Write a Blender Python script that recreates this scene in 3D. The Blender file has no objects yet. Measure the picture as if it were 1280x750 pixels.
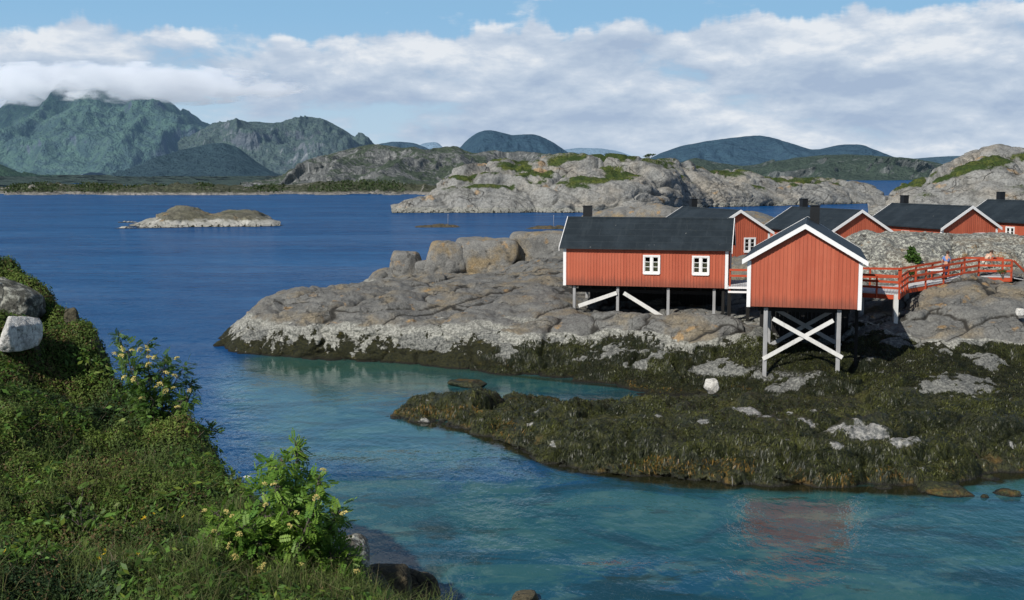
import bpy, bmesh, math, random
import numpy as np
from mathutils import Vector, Matrix, Euler

random.seed(7)
RNG = np.random.default_rng(11)
sc = bpy.context.scene
COL = sc.collection
R = math.radians

# ------------------------------------------------------------------ camera model
F, H = 1422.0, 11.4
PIT = math.atan(157.0 / F)
cp, sp = math.cos(PIT), math.sin(PIT)

def at(px, py, D):
    """world point seen at (px, py) whose forward distance is D"""
    x = (px - 640.0) / F; yv = (375.0 - py) / F
    dy = cp + yv * sp; dz = yv * cp - sp
    return np.array([D * x / dy, D, H + D * dz / dy])

def atz(px, D, z):
    a = math.atan2(z - H, D)
    yv = math.tan(a + PIT)
    return np.array([D * (px - 640.0) / F / (cp + yv * sp), D, z])

cam_d = bpy.data.cameras.new('camera')
cam = bpy.data.objects.new('camera', cam_d); COL.objects.link(cam)
cam.location = (0, 0, H); cam.rotation_euler = (math.pi / 2 - PIT, 0, 0)
cam_d.sensor_width = 36.0; cam_d.lens = F * 36.0 / 1280.0
cam_d.clip_start = 0.5; cam_d.clip_end = 120000
sc.camera = cam

# ------------------------------------------------------------------ numpy noise
def _h(ix, iy, iz, s):
    n = (ix.astype(np.int64) * 374761393 + iy.astype(np.int64) * 668265263 + iz.astype(np.int64) * 2147483647 + s * 974634777) & 0xFFFFFFFF
    n = ((n ^ (n >> 13)) * 1274126177) & 0xFFFFFFFF
    n = ((n ^ (n >> 16)) * 2246822519) & 0xFFFFFFFF
    return ((n ^ (n >> 15)) & 0xFFFFFF) / float(0xFFFFFF)

def vn(x, y, z, s=0):
    """smooth 3d value noise, -1..1"""
    x, y, z = np.broadcast_arrays(x, y, z)
    ix, iy, iz = np.floor(x), np.floor(y), np.floor(z)
    fx, fy, fz = x - ix, y - iy, z - iz
    fx = fx**3 * (fx * (fx * 6 - 15) + 10); fy = fy**3 * (fy * (fy * 6 - 15) + 10); fz = fz**3 * (fz * (fz * 6 - 15) + 10)
    r = 0
    for dx in (0, 1):
        wx = fx if dx else 1 - fx
        for dy in (0, 1):
            wy = fy if dy else 1 - fy
            for dz in (0, 1):
                wz = fz if dz else 1 - fz
                r = r + wx * wy * wz * _h(ix + dx, iy + dy, iz + dz, s)
    return r * 2 - 1

def fbm(x, y, z, o=4, s=0, gain=0.5):
    a, t, r, f = 1.0, 0.0, 0, 1.0
    for k in range(o):
        r = r + a * vn(x * f + 7.3 * k, y * f - 3.1 * k, z * f + 1.7 * k, s + k * 17)
        t += a; a *= gain; f *= 2.03
    return r / t

def ridged(x, y, z, o=5, s=0, gain=0.5):
    a, t, r, f, w = 1.0, 0.0, 0, 1.0, 1.0
    for k in range(o):
        n = 1 - np.abs(vn(x * f, y * f, z * f, s + k * 31)); n = n * n
        r = r + a * n * w; w = np.clip(n * 1.6, 0, 1); t += a; a *= gain; f *= 2.07
    return r / t

def voro(x, y, z, s=0, jit=0.9):
    x, y, z = np.broadcast_arrays(x, y, z)
    ix, iy, iz = np.floor(x), np.floor(y), np.floor(z)
    f1 = np.full(x.shape, 9.0); f2 = np.full(x.shape, 9.0); cid = np.zeros(x.shape)
    for dx in (-1, 0, 1):
        for dy in (-1, 0, 1):
            for dz in (-1, 0, 1):
                cx, cy, cz = ix + dx, iy + dy, iz + dz
                px = cx + 0.5 + jit * (_h(cx, cy, cz, s) - .5)
                py = cy + 0.5 + jit * (_h(cx, cy, cz, s + 1) - .5)
                pz = cz + 0.5 + jit * (_h(cx, cy, cz, s + 2) - .5)
                d = np.sqrt((px - x)**2 + (py - y)**2 + (pz - z)**2)
                c = _h(cx, cy, cz, s + 5)
                nf1 = np.minimum(f1, d)
                f2 = np.where(d < f1, f1, np.minimum(f2, d))
                cid = np.where(d < f1, c, cid); f1 = nf1
    return f1, f2, cid

def gsm(a, s, axis):
    if s <= 0: return a
    k = int(max(1, round(s * 3))); t = np.arange(-k, k + 1); w = np.exp(-t * t / (2 * s * s)); w /= w.sum()
    pad = [(0, 0)] * a.ndim; pad[axis] = (k, k)
    b = np.pad(a, pad, mode='edge'); out = 0
    n = a.shape[axis]
    for i, wi in enumerate(w):
        sl = [slice(None)] * a.ndim; sl[axis] = slice(i, i + n)
        out = out + wi * b[tuple(sl)]
    return out

def sstep(a, b, x):
    t = np.clip((x - a) / (b - a), 0, 1); return t * t * (3 - 2 * t)

# ------------------------------------------------------------------ mesh helpers
def link(o, parent=None):
    COL.objects.link(o)
    if parent is not None: o.parent = parent
    return o

def tag(o, label=None, cat=None, group=None, kind=None):
    if label: o['label'] = label
    if cat: o['category'] = cat
    if group: o['group'] = group
    if kind: o['kind'] = kind
    return o

def empty(name, loc=(0, 0, 0), rz=0.0):
    o = bpy.data.objects.new(name, None); o.empty_display_size = .2
    o.location = loc; o.rotation_euler = (0, 0, rz)
    return link(o)

def raw_mesh(name, V, Q, mats, attrs=None, cols=None, smooth=True, tri=False):
    """V (n,3) verts, Q (m,4 or 3) faces"""
    me = bpy.data.meshes.new(name)
    V = np.ascontiguousarray(V, dtype=np.float32); Q = np.ascontiguousarray(Q, dtype=np.int32)
    k = Q.shape[1]
    me.vertices.add(len(V)); me.vertices.foreach_set('co', V.ravel())
    me.loops.add(Q.size); me.loops.foreach_set('vertex_index', Q.ravel())
    me.polygons.add(len(Q)); me.polygons.foreach_set('loop_start', np.arange(0, Q.size, k, dtype=np.int32))
    me.polygons.foreach_set('use_smooth', np.full(len(Q), smooth))
    me.update(calc_edges=True)
    for n, a in (attrs or {}).items():
        at_ = me.attributes.new(n, 'FLOAT', 'POINT'); at_.data.foreach_set('value', np.ascontiguousarray(a, dtype=np.float32).ravel())
    for n, a in (cols or {}).items():
        at_ = me.attributes.new(n, 'FLOAT_COLOR', 'POINT'); at_.data.foreach_set('color', np.ascontiguousarray(a, dtype=np.float32).ravel())
    for m in (mats if isinstance(mats, (list, tuple)) else [mats]): me.materials.append(m)
    return me

def grid_faces(nu, nr):
    i = np.arange(nu - 1)[:, None]; j = np.arange(nr - 1)[None, :]
    a = i * nr + j
    return np.stack([a, a + nr, a + nr + 1, a + 1], -1).reshape(-1, 4)

def grid_obj(name, P, mat, attrs=None, zmin=None, parent=None):
    nu, nr = P.shape[:2]
    Q = grid_faces(nu, nr); V = P.reshape(-1, 3)
    if zmin is not None:
        Q = Q[(V[Q, 2] > zmin).any(1)]
        used = np.zeros(len(V), bool); used[Q.ravel()] = True
        mp = np.cumsum(used) - 1; Q = mp[Q]; V = V[used]
        attrs = {k: a.reshape(-1)[used] for k, a in (attrs or {}).items()}
    o = bpy.data.objects.new(name, raw_mesh(name, V, Q, mat, attrs))
    return link(o, parent)

def sect(cols, npx, nrows, su=10.0, sr=1.0, zw=1.0, dw=0.35):
    """surface through cross sections: cols = [(px, [(D, py) | (D, None, z), ...]), ...], the same number of nodes in each"""
    pxs = np.array([c[0] for c in cols], float)
    N = np.array([[at(c[0], n[1], n[0]) if n[1] is not None else atz(c[0], n[0], n[2]) for n in c[1]] for c in cols])
    u = np.linspace(pxs[0], pxs[-1], npx)
    I = np.empty((npx, N.shape[1], 3))
    for k in range(N.shape[1]):
        for c in range(3): I[:, k, c] = np.interp(u, pxs, N[:, k, c])
    # X follows the view ray, so smooth only D and z and the angle
    I[:, :, 0] /= I[:, :, 1]
    step = (pxs[-1] - pxs[0]) / (npx - 1)
    ang = I[:, :, 0].copy()
    I = gsm(I, su / step, 0); I[:, :, 0] = ang
    out = np.empty((npx, nrows, 3))
    for i in range(npx):
        p = I[i]
        s = np.concatenate([[0], np.cumsum(np.sqrt((np.diff(p[:, 1]) * dw)**2 + (np.diff(p[:, 2]) * zw)**2) + 1e-6)]); s /= s[-1]
        t = np.linspace(0, 1, nrows)
        for c in range(3): out[i, :, c] = np.interp(t, s, p[:, c])
    out = gsm(out, sr, 1)
    out[:, :, 0] *= out[:, :, 1]
    return out, u

def normals(P):
    du = np.gradient(P, axis=0); dr = np.gradient(P, axis=1)
    n = np.cross(du, dr); n /= np.linalg.norm(n, axis=2, keepdims=True) + 1e-9
    n[n[..., 2] < 0] *= -1
    return n

class MB:
    """collects boxes, bars and prisms of one part; build() links them as one mesh object"""
    def __init__(s): s.v, s.f = [], []
    def add(s, vs, fs):
        b = len(s.v); s.v += [tuple(map(float, v)) for v in vs]; s.f += [tuple(i + b for i in f) for f in fs]
    def box(s, x0, x1, y0, y1, z0, z1):
        s.add([(x0, y0, z0), (x1, y0, z0), (x1, y1, z0), (x0, y1, z0), (x0, y0, z1), (x1, y0, z1), (x1, y1, z1), (x0, y1, z1)],
              [(0, 3, 2, 1), (4, 5, 6, 7), (0, 1, 5, 4), (1, 2, 6, 5), (2, 3, 7, 6), (3, 0, 4, 7)])
    def bar(s, a, b, w, h, up=(0, 0, 1)):
        a, b, up = Vector(a), Vector(b), Vector(up)
        d = (b - a).normalized(); sd = d.cross(up)
        if sd.length < 1e-4: sd = d.cross(Vector((1, 0, 0)))
        sd.normalize(); u = sd.cross(d).normalized()
        vs = []
        for p in (a, b):
            for x, z in ((-1, -1), (1, -1), (1, 1), (-1, 1)): vs.append(p + sd * x * w / 2 + u * z * h / 2)
        s.add(vs, [(0, 1, 2, 3), (7, 6, 5, 4), (0, 4, 5, 1), (1, 5, 6, 2), (2, 6, 7, 3), (3, 7, 4, 0)])
    def tube(s, pts, rads, n=8):
        b = len(s.v); pts = [Vector(p) for p in pts]
        for i, p in enumerate(pts):
            d = (pts[min(i + 1, len(pts) - 1)] - pts[max(i - 1, 0)]).normalized()
            a = d.cross(Vector((0.31, 0.95, 0.02))).normalized(); c = d.cross(a)
            for k in range(n):
                t = 2 * math.pi * k / n; s.v.append(tuple(p + (a * math.cos(t) + c * math.sin(t)) * rads[i]))
        for i in range(len(pts) - 1):
            for k in range(n):
                k2 = (k + 1) % n; s.f.append((b + i * n + k, b + i * n + k2, b + (i + 1) * n + k2, b + (i + 1) * n + k))
        s.f.append(tuple(b + k for k in range(n))[::-1]); e = b + (len(pts) - 1) * n; s.f.append(tuple(e + k for k in range(n)))
    def build(s, name, mat, parent=None, bevel=0.0, smooth=False):
        me = bpy.data.meshes.new(name); me.from_pydata(s.v, [], s.f); me.update(); me.materials.append(mat)
        if smooth:
            for p in me.polygons: p.use_smooth = True
        o = link(bpy.data.objects.new(name, me), parent)
        if bevel:
            m = o.modifiers.new('edges', 'BEVEL'); m.width = bevel; m.segments = 1; m.limit_method = 'ANGLE'
        return o

# ------------------------------------------------------------------ node helpers
class NT:
    def __init__(s, name):
        s.m = bpy.data.materials.new(name); s.m.use_nodes = True; s.t = s.m.node_tree; s.t.nodes.clear()
    def n(s, typ, ins=None, **kw):
        nd = s.t.nodes.new(typ)
        for k, v in kw.items(): setattr(nd, k, v)
        for k, v in (ins or {}).items(): s.set(nd.inputs[k], v)
        return nd
    def set(s, sock, v):
        if isinstance(v, bpy.types.NodeSocket): s.t.links.new(v, sock)
        elif v is not None:
            if sock.type == 'RGBA' and len(v) == 3: v = (*v, 1)
            sock.default_value = v
    def pos(s): return s.n('ShaderNodeNewGeometry').outputs['Position']
    def obj(s): return s.n('ShaderNodeTexCoord').outputs['Object']
    def map(s, v, scale=(1, 1, 1), rot=(0, 0, 0)): return s.n('ShaderNodeMapping', {'Vector': v, 'Scale': scale, 'Rotation': rot}).outputs[0]
    def noise(s, v, scale, detail=4, rough=.55, dist=0.0, typ='FBM', col=False):
        nd = s.n('ShaderNodeTexNoise', {'Vector': v, 'Scale': scale, 'Detail': detail, 'Roughness': rough, 'Distortion': dist}, noise_type=typ)
        return nd.outputs['Color' if col else 'Fac']
    def voro(s, v, scale, feature='F1', out='Distance', rand=1.0):
        return s.n('ShaderNodeTexVoronoi', {'Vector': v, 'Scale': scale, 'Randomness': rand}, feature=feature).outputs[out]
    def attr(s, name, out='Fac'): return s.n('ShaderNodeAttribute', attribute_name=name).outputs[out]
    def sep(s, v): return s.n('ShaderNodeSeparateXYZ', {0: v}).outputs
    def comb(s, x, y, z): return s.n('ShaderNodeCombineXYZ', {0: x, 1: y, 2: z}).outputs[0]
    def math(s, op, a, b=0.0, c=0.0): return s.n('ShaderNodeMath', {0: a, 1: b, 2: c}, operation=op).outputs[0]
    def rng(s, v, a, b, c=0.0, d=1.0): return s.n('ShaderNodeMapRange', {'Value': v, 'From Min': a, 'From Max': b, 'To Min': c, 'To Max': d}, interpolation_type='SMOOTHSTEP').outputs[0]
    def ramp(s, f, stops):
        nd = s.n('ShaderNodeValToRGB', {'Fac': f}); e = nd.color_ramp.elements
        while len(e) < len(stops): e.new(.5)
        for el, (p, c) in zip(e, stops): el.position = p; el.color = (*c, 1) if len(c) == 3 else c
        return nd.outputs[0]
    def mix(s, f, a, b, mode='MIX'):
        nd = s.n('ShaderNodeMix', data_type='RGBA', blend_type=mode)
        s.set(nd.inputs[0], f); s.set(nd.inputs[6], a); s.set(nd.inputs[7], b)
        return nd.outputs[2]
    def bump(s, h, strength=.5, dist=.05, nrm=None):
        nd = s.n('ShaderNodeBump', {'Height': h, 'Strength': strength, 'Distance': dist})
        if nrm is not None: s.set(nd.inputs['Normal'], nrm)
        return nd.outputs[0]
    def pbr(s, col, rough=.8, nrm=None, spec=.3, **kw):
        p = s.n('ShaderNodeBsdfPrincipled', {'Base Color': col, 'Roughness': rough, 'Specular IOR Level': spec})
        for k, v in kw.items(): s.set(p.inputs[k.replace('_', ' ')], v)
        if nrm is not None: s.set(p.inputs['Normal'], nrm)
        return s.out(p.outputs[0])
    def out(s, sh, vol=False):
        o = s.n('ShaderNodeOutputMaterial'); s.t.links.new(sh, o.inputs['Volume' if vol else 'Surface']); return s.m

# ------------------------------------------------------------------ materials
def mat_granite(name, tide=True, lichen=0.0, scale=1.0, a=(.142, .141, .132), b=(.185, .157, .112), veg=False, band=True, dark=(.10, .10, .095), joints=1.0, pale=0.0):
    n = NT(name); P = n.pos(); S = scale
    big = n.noise(P, .35 * S, 5, .6); mid = n.noise(P, 1.6 * S, 6, .62); fine = n.noise(P, 9 * S, 6, .7); sp_ = n.noise(P, 34 * S, 3, .7)
    c = n.mix(n.rng(big, .47, .66), a, b)
    c = n.mix(n.math('MULTIPLY', n.rng(mid, .48, .66), .65), c, dark)
    st = n.noise(n.map(P, (2.2 * S, 2.2 * S, .35 * S)), 1.0, 5, .6)          # water streaks down the faces
    c = n.mix(n.math('MULTIPLY', n.rng(st, .55, .72), .45), c, (.09, .09, .085))
    c = n.mix(n.math('MULTIPLY', n.rng(n.noise(P, .9 * S, 4, .5), .62, .70), .6), c, (.33, .20, .075))   # ochre lichen
    c = n.mix(.55, c, n.ramp(fine, [(.32, (.14, .14, .14)), (.62, (.82, .82, .82))]), 'OVERLAY')
    c = n.mix(.45, c, n.ramp(sp_, [(.35, (.3, .3, .3)), (.65, (.7, .7, .7))]), 'OVERLAY')
    wv = n.n('ShaderNodeVectorMath', {0: P, 1: n.n('ShaderNodeVectorMath', {0: n.noise(P, .8 * S, 3, .6, 0, 'FBM', True), 1: (.9 / S, .9 / S, .9 / S)}, operation='MULTIPLY').outputs[0]}, operation='ADD').outputs[0]
    ed = n.voro(n.map(wv, (.55 * S, .85 * S, .9 * S), (.3, .2, .5)), 1.0, 'DISTANCE_TO_EDGE'); ed2 = n.voro(n.map(wv, (1.5 * S, 1.1 * S, 2.1 * S), (.1, .5, .9)), 1.0, 'DISTANCE_TO_EDGE')
    jm = n.rng(mid, .40, .58)
    joint = n.math('MAXIMUM', n.rng(ed, .022, .004), n.math('MULTIPLY', n.rng(ed2, .03, .006), n.math('MULTIPLY', jm, .7)))
    joint = n.math('MULTIPLY', joint, n.math('MULTIPLY', n.rng(n.noise(P, .45 * S, 4, .6), .47, .60), .8))
    joint = n.math('MULTIPLY', joint, joints)
    c = n.mix(n.math('MULTIPLY', joint, .7), c, (.03, .028, .024))
    c = n.mix(n.rng(n.attr('crack'), .25, .95), c, (.03, .028, .024))
    h = n.math('ADD', n.math('MULTIPLY', mid, 1.0), n.math('MULTIPLY', fine, .35))
    h = n.math('ADD', h, n.math('MULTIPLY', sp_, .14))
    h = n.math('SUBTRACT', h, n.math('MULTIPLY', joint, .8))
    if lichen:
        l1 = n.noise(P, 4.2 * S, 5, .65); l2 = n.noise(P, 11 * S, 4, .6)
        m = n.rng(n.math('ADD', l1, n.math('MULTIPLY', l2, .6)), .76, .92)
        c = n.mix(n.math('MULTIPLY', m, lichen), c, (.42, .42, .36))
        m2 = n.rng(n.noise(P, 6.5 * S, 5, .7), .56, .66)
        c = n.mix(n.math('MULTIPLY', m2, lichen), c, (.055, .058, .05))
    if veg:
        v = n.math('ADD', n.attr('veg'), n.math('MULTIPLY', n.math('SUBTRACT', fine, .5), .7))
        vc = n.mix(n.rng(mid, .4, .65), (.035, .062, .012), (.10, .115, .022))
        vc = n.mix(n.rng(fine, .4, .65), vc, (.022, .036, .010))
        c = n.mix(n.rng(v, .42, .58), c, vc)
    if tide:
        if pale:
            pz = n.math('ADD', n.sep(P)[2], n.math('MULTIPLY', n.math('SUBTRACT', n.noise(P, .5, 5, .65), .5), pale * 1.6))
            c = n.mix(n.rng(pz, pale * 1.15, pale * .8), c, n.mix(n.rng(mid, .4, .6), (.30, .295, .26), (.42, .41, .37)))
        z = n.attr('tide')                                   # 0 at the weed line, 1 at the top of the barnacle band
        big2 = n.noise(P, .7, 4, .6); blot = n.noise(n.map(P, (1.7, 1.7, 1.0)), 1.0, 6, .68); wsm = n.noise(P, 7, 5, .7)
        zz = n.math('ADD', z, n.math('MULTIPLY', n.math('SUBTRACT', big2, .5), .9))
        barn = n.mix(n.rng(wsm, .38, .62), (.15, .15, .132), (.37, .365, .325))
        barn = n.mix(n.rng(fine, .5, .65), barn, (.14, .14, .12))
        if band: c = n.mix(n.rng(zz, 1.12, .98), c, barn)
        wl = n.math('ADD', zz, n.math('MULTIPLY', n.math('SUBTRACT', blot, .5), 4.6))
        weed = n.mix(n.rng(wsm, .35, .62), (.012, .014, .008), (.034, .034, .012))
        weed = n.mix(n.rng(n.noise(P, 1.7, 4, .6), .58, .72), weed, (.06, .052, .012))
        wm = n.rng(wl, .34, .22)
        br = n.rng(n.math('ADD', n.attr('bare'), n.math('MULTIPLY', n.math('SUBTRACT', wsm, .5), .8)), .42, .58)
        wm = n.math('MULTIPLY', wm, n.math('SUBTRACT', 1.0, br))
        grey = n.mix(n.rng(wsm, .42, .6), (.085, .088, .082), (.22, .22, .20))
        c = n.mix(n.math('MULTIPLY', br, n.rng(zz, .9, .5)), c, grey)
        c = n.mix(wm, c, weed)
        c = n.mix(n.rng(n.sep(P)[2], .16, .02), c, (.012, .011, .008))
        h = n.math('ADD', h, n.math('MULTIPLY', n.math('MULTIPLY', wsm, wm), 1.6))
    return n.pbr(c, .82, n.bump(h, .95, .13 / S), .25)

def mat_weed(name):
    n = NT(name); P = n.pos()
    big = n.noise(P, .55, 5, .6); mid = n.noise(P, 2.2, 6, .65); fine = n.noise(n.map(P, (1, 1, .45)), 13, 5, .7)
    st = n.noise(n.map(P, (9, 9, 1.3)), 1.0, 4, .65, .6)
    c = n.mix(n.rng(mid, .38, .64), (.016, .020, .009), (.050, .054, .014))
    c = n.mix(n.math('MULTIPLY', n.rng(big, .5, .64), .75), c, (.105, .098, .018))
    c = n.mix(n.math('MULTIPLY', n.rng(n.noise(P, 1.1, 4, .6), .5, .68), .7), c, (.022, .029, .021))
    c = n.mix(n.rng(fine, .55, .36), c, (.008, .009, .005))
    c = n.mix(n.math('MULTIPLY', n.rng(st, .52, .68), .55), c, (.075, .072, .022))
    z = n.sep(P)[2]
    lo = n.math('MULTIPLY', n.rng(z, .75, .18), n.rng(n.noise(P, .8, 4, .65), .53, .66))
    c = n.mix(n.math('MULTIPLY', lo, .6), c, (.17, .095, .018))
    bare = n.math('ADD', n.attr('bare'), n.math('MULTIPLY', n.math('SUBTRACT', n.noise(P, 2.6, 6, .72), .5), 1.7))
    rock = n.mix(n.rng(n.noise(P, 5, 5, .7), .42, .6), (.15, .155, .15), (.42, .41, .38))
    bm = n.rng(bare, .46, .66)
    c = n.mix(bm, c, rock)
    spk = n.rng(n.noise(P, 4.6, 5, .6), .715, .765)
    c = n.mix(spk, c, (.36, .35, .30))
    c = n.mix(n.rng(z, .12, .0), c, (.010, .009, .006))
    h = n.math('ADD', n.math('MULTIPLY', mid, .8), n.math('ADD', n.math('MULTIPLY', fine, .55), n.math('MULTIPLY', st, .5)))
    return n.pbr(c, .48, n.bump(h, 1.0, .15), .4)

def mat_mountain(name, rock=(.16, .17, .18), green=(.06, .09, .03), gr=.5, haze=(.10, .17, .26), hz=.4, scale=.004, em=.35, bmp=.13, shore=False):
    n = NT(name); P = n.pos()
    a = n.noise(P, scale, 6, .6); b = n.noise(P, scale * 7, 6, .65); nz = n.sep(n.n('ShaderNodeNewGeometry').outputs['Normal'])[2]
    big = n.noise(P, scale * .55, 4, .5)
    st = n.noise(n.map(P, (scale * 8, scale * 8, scale * 1.1), (.25, .1, 0)), 1.0, 6, .62, .4)
    c = n.mix(n.rng(b, .38, .62), rock, tuple(x * .55 for x in rock))
    c = n.mix(n.math('MULTIPLY', n.rng(st, .52, .66), .75), c, tuple(min(1, x * 2.1) for x in rock))
    c = n.mix(n.math('MULTIPLY', n.rng(st, .46, .36), .6), c, tuple(x * .4 for x in rock))
    g = n.math('ADD', n.math('MULTIPLY', nz, .8), n.math('ADD', n.math('MULTIPLY', a, 1.6), n.math('MULTIPLY', b, .7)))
    gc = n.mix(n.rng(n.noise(P, scale * 14, 5, .65), .4, .62), green, tuple(x * .5 for x in green))
    c = n.mix(n.math('MULTIPLY', n.rng(g, 2.05 - gr, 2.25 - gr), .85), c, gc)
    if shore: c = n.mix(n.math('MULTIPLY', n.rng(n.math('ADD', n.sep(P)[2], n.math('MULTIPLY', n.noise(P, .06, 4, .6), 3.0)), 3.3, 2.3), .9), c, n.mix(n.rng(b, .4, .6), (.20, .19, .175), (.46, .43, .39)))
    c = n.mix(hz * .5, c, haze)  # distance haze painted into the slope colour
    h = n.math('ADD', n.math('MULTIPLY', n.noise(P, scale * 2.5, 5, .6), 2.2), n.math('ADD', b, n.math('MULTIPLY', n.math('ADD', st, n.noise(P, scale * 30, 5, .65)), .4)))
    p = n.n('ShaderNodeBsdfPrincipled', {'Base Color': c, 'Roughness': .95, 'Specular IOR Level': .05, 'Normal': n.bump(h, 1.0, bmp / scale)})
    n.set(p.inputs['Emission Color'], haze); p.inputs['Emission Strength'].default_value = em * hz  # slopes also glow faintly, for light scattered by the air in between
    return n.out(p.outputs[0])

def mat_paint(name, col, var=.12, rough=.6, grain=True, dirt=.0):
    n = NT(name); P = n.obj()
    v = n.noise(P, 1.3, 5, .6); g = n.noise(n.map(P, (14, 14, 1.2)), 1.0, 4, .6)
    c = n.mix(n.math('MULTIPLY', n.rng(v, .4, .65), var * 2), col, tuple(x * .72 for x in col))
    c = n.mix(n.math('MULTIPLY', n.rng(g, .5, .7), var), c, tuple(min(1, x * 1.25 + .01) for x in col))
    if dirt: c = n.mix(n.math('MULTIPLY', n.rng(n.noise(n.map(P, (3, 3, .6)), 1.6, 6, .7), .52, .7), dirt), c, (.12, .11, .10))
    return n.pbr(c, rough, n.bump(g, .25, .01), .3)

def mat_simple(name, col, rough=.6, spec=.3):
    n = NT(name); P = n.obj()
    v = n.noise(P, 12, 4, .6)
    return n.pbr(n.mix(n.rng(v, .35, .7), tuple(x * .85 for x in col), tuple(min(1, x * 1.12) for x in col)), rough, None, spec)

def mat_leaf(name, trans=.35, rough=.55, spec=.3):
    n = NT(name); c = n.attr('Col', 'Color')
    d = n.n('ShaderNodeBsdfPrincipled', {'Base Color': c, 'Roughness': rough, 'Specular IOR Level': spec})
    t = n.n('ShaderNodeBsdfTranslucent', {'Color': n.mix(.4, c, (.10, .16, .01))})
    mx = n.n('ShaderNodeMixShader', {0: trans}); n.t.links.new(d.outputs[0], mx.inputs[1]); n.t.links.new(t.outputs[0], mx.inputs[2])
    return n.out(mx.outputs[0])

M = {}
M['granite'] = mat_granite('granite')
M['boulder'] = mat_granite('boulder_granite', tide=False, joints=.25, a=(.175, .172, .160), b=(.225, .175, .105))
M['lichen_rock'] = mat_granite('lichen_rock', tide=False, lichen=.9, a=(.135, .135, .125), b=(.185, .155, .115), dark=(.06, .06, .055))
M['lichen_dark'] = mat_granite('lichen_dark', tide=False, joints=.25, lichen=.7, a=(.085, .085, .075), b=(.085, .08, .05), dark=(.035, .036, .03))
M['wet_rock'] = mat_granite('wet_rock', tide=False, a=(.075, .066, .042), b=(.115, .08, .038), dark=(.028, .025, .016))
M['white_rock'] = mat_granite('white_rock', tide=False, joints=.25, a=(.52, .51, .48), b=(.42, .41, .38), dark=(.30, .29, .27), scale=1.6)
M['weed'] = mat_weed('seaweed')
M['island'] = mat_granite('island_granite', tide=True, scale=.16, veg=True, pale=1.1, a=(.22, .22, .208), b=(.255, .235, .20), dark=(.09, .09, .082))
M['islet'] = mat_granite('islet_granite', tide=True, scale=.3, veg=True, pale=1.5, band=False, a=(.125, .12, .09), b=(.165, .155, .105), dark=(.05, .05, .035))
def red_mat():
    n = NT('red_boards'); P = n.obj(); X, Y, Z = n.sep(P)
    q = lambda v: n.math('FLOOR', n.math('DIVIDE', v, .19))
    wn = n.n('ShaderNodeTexWhiteNoise', {'Vector': n.comb(q(X), q(Y), 0.0)}, noise_dimensions='3D').outputs['Value']
    v = n.noise(P, .8, 5, .6); g = n.noise(n.map(P, (16, 16, 1.1)), 1.0, 5, .65); st = n.noise(n.map(P, (5, 5, .35)), 1.0, 5, .65)
    c = n.mix(wn, (.380, .088, .047), (.455, .118, .064))
    c = n.mix(n.math('MULTIPLY', n.rng(v, .45, .68), .35), c, (.47, .135, .080))
    c = n.mix(n.math('MULTIPLY', n.rng(g, .52, .70), .22), c, (.26, .050, .028))
    c = n.mix(n.math('MULTIPLY', n.rng(st, .54, .72), .30), c, (.23, .060, .038))
    low = n.math('MULTIPLY', n.rng(n.math('ADD', Z, n.math('MULTIPLY', st, -1.2)), .10, -.55), .65)
    c = n.mix(low, c, (.17, .060, .042))
    return n.pbr(c, .68, n.bump(g, .3, .012), .25)
M['red'] = red_mat()
M['red_rail'] = mat_paint('red_rail_paint', (.42, .062, .022), .15, .6, dirt=.15)
M['white'] = mat_paint('white_paint', (.78, .77, .76), .05, .55)
M['grey_wood'] = mat_paint('weathered_wood', (.33, .33, .33), .3, .8, dirt=.35)
M['white_wood'] = mat_paint('pale_timber', (.66, .65, .62), .2, .75, dirt=.25)
M['deck'] = mat_paint('deck_boards', (.50, .50, .50), .25, .8, dirt=.2)
M['dark_wood'] = mat_paint('dark_timber', (.014, .013, .012), .2, .85)  # near black, so underfloor beams and boards read as shade
M['chimney'] = mat_simple('chimney_metal', (.012, .013, .014), .45)
M['curtain'] = mat_simple('curtain_cloth', (.80, .66, .36), .9)
M['leaf'] = mat_leaf('leaves')
M['cover'] = mat_leaf('cover_leaves', .2, .7)
M['frond'] = mat_leaf('seaweed_fronds', .10, .42, .25)
M['bark'] = mat_simple('bark', (.10, .085, .07), .85)
M['flower'] = mat_simple('cream_flowers', (.60, .50, .17), .8)
M['yellow'] = mat_simple('yellow_petals', (.75, .50, .01), .6)
M['umbel'] = mat_simple('white_umbel', (.7, .7, .6), .7)
M['stem'] = mat_simple('green_stem', (.06, .10, .02), .7)
M['skin'] = mat_simple('skin', (.50, .27, .18), .55)
M['hair'] = mat_simple('brown_hair', (.05, .025, .014), .6)
M['blue_cloth'] = mat_simple('blue_cloth', (.13, .22, .46), .85)
M['navy_cloth'] = mat_simple('navy_denim', (.018, .028, .07), .85)
M['beige_cloth'] = mat_simple('beige_cloth', (.62, .44, .33), .85)
M['cream_cloth'] = mat_simple('cream_cloth', (.52, .49, .42), .85)
M['black'] = mat_simple('black_leather', (.01, .01, .01), .5)

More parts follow.
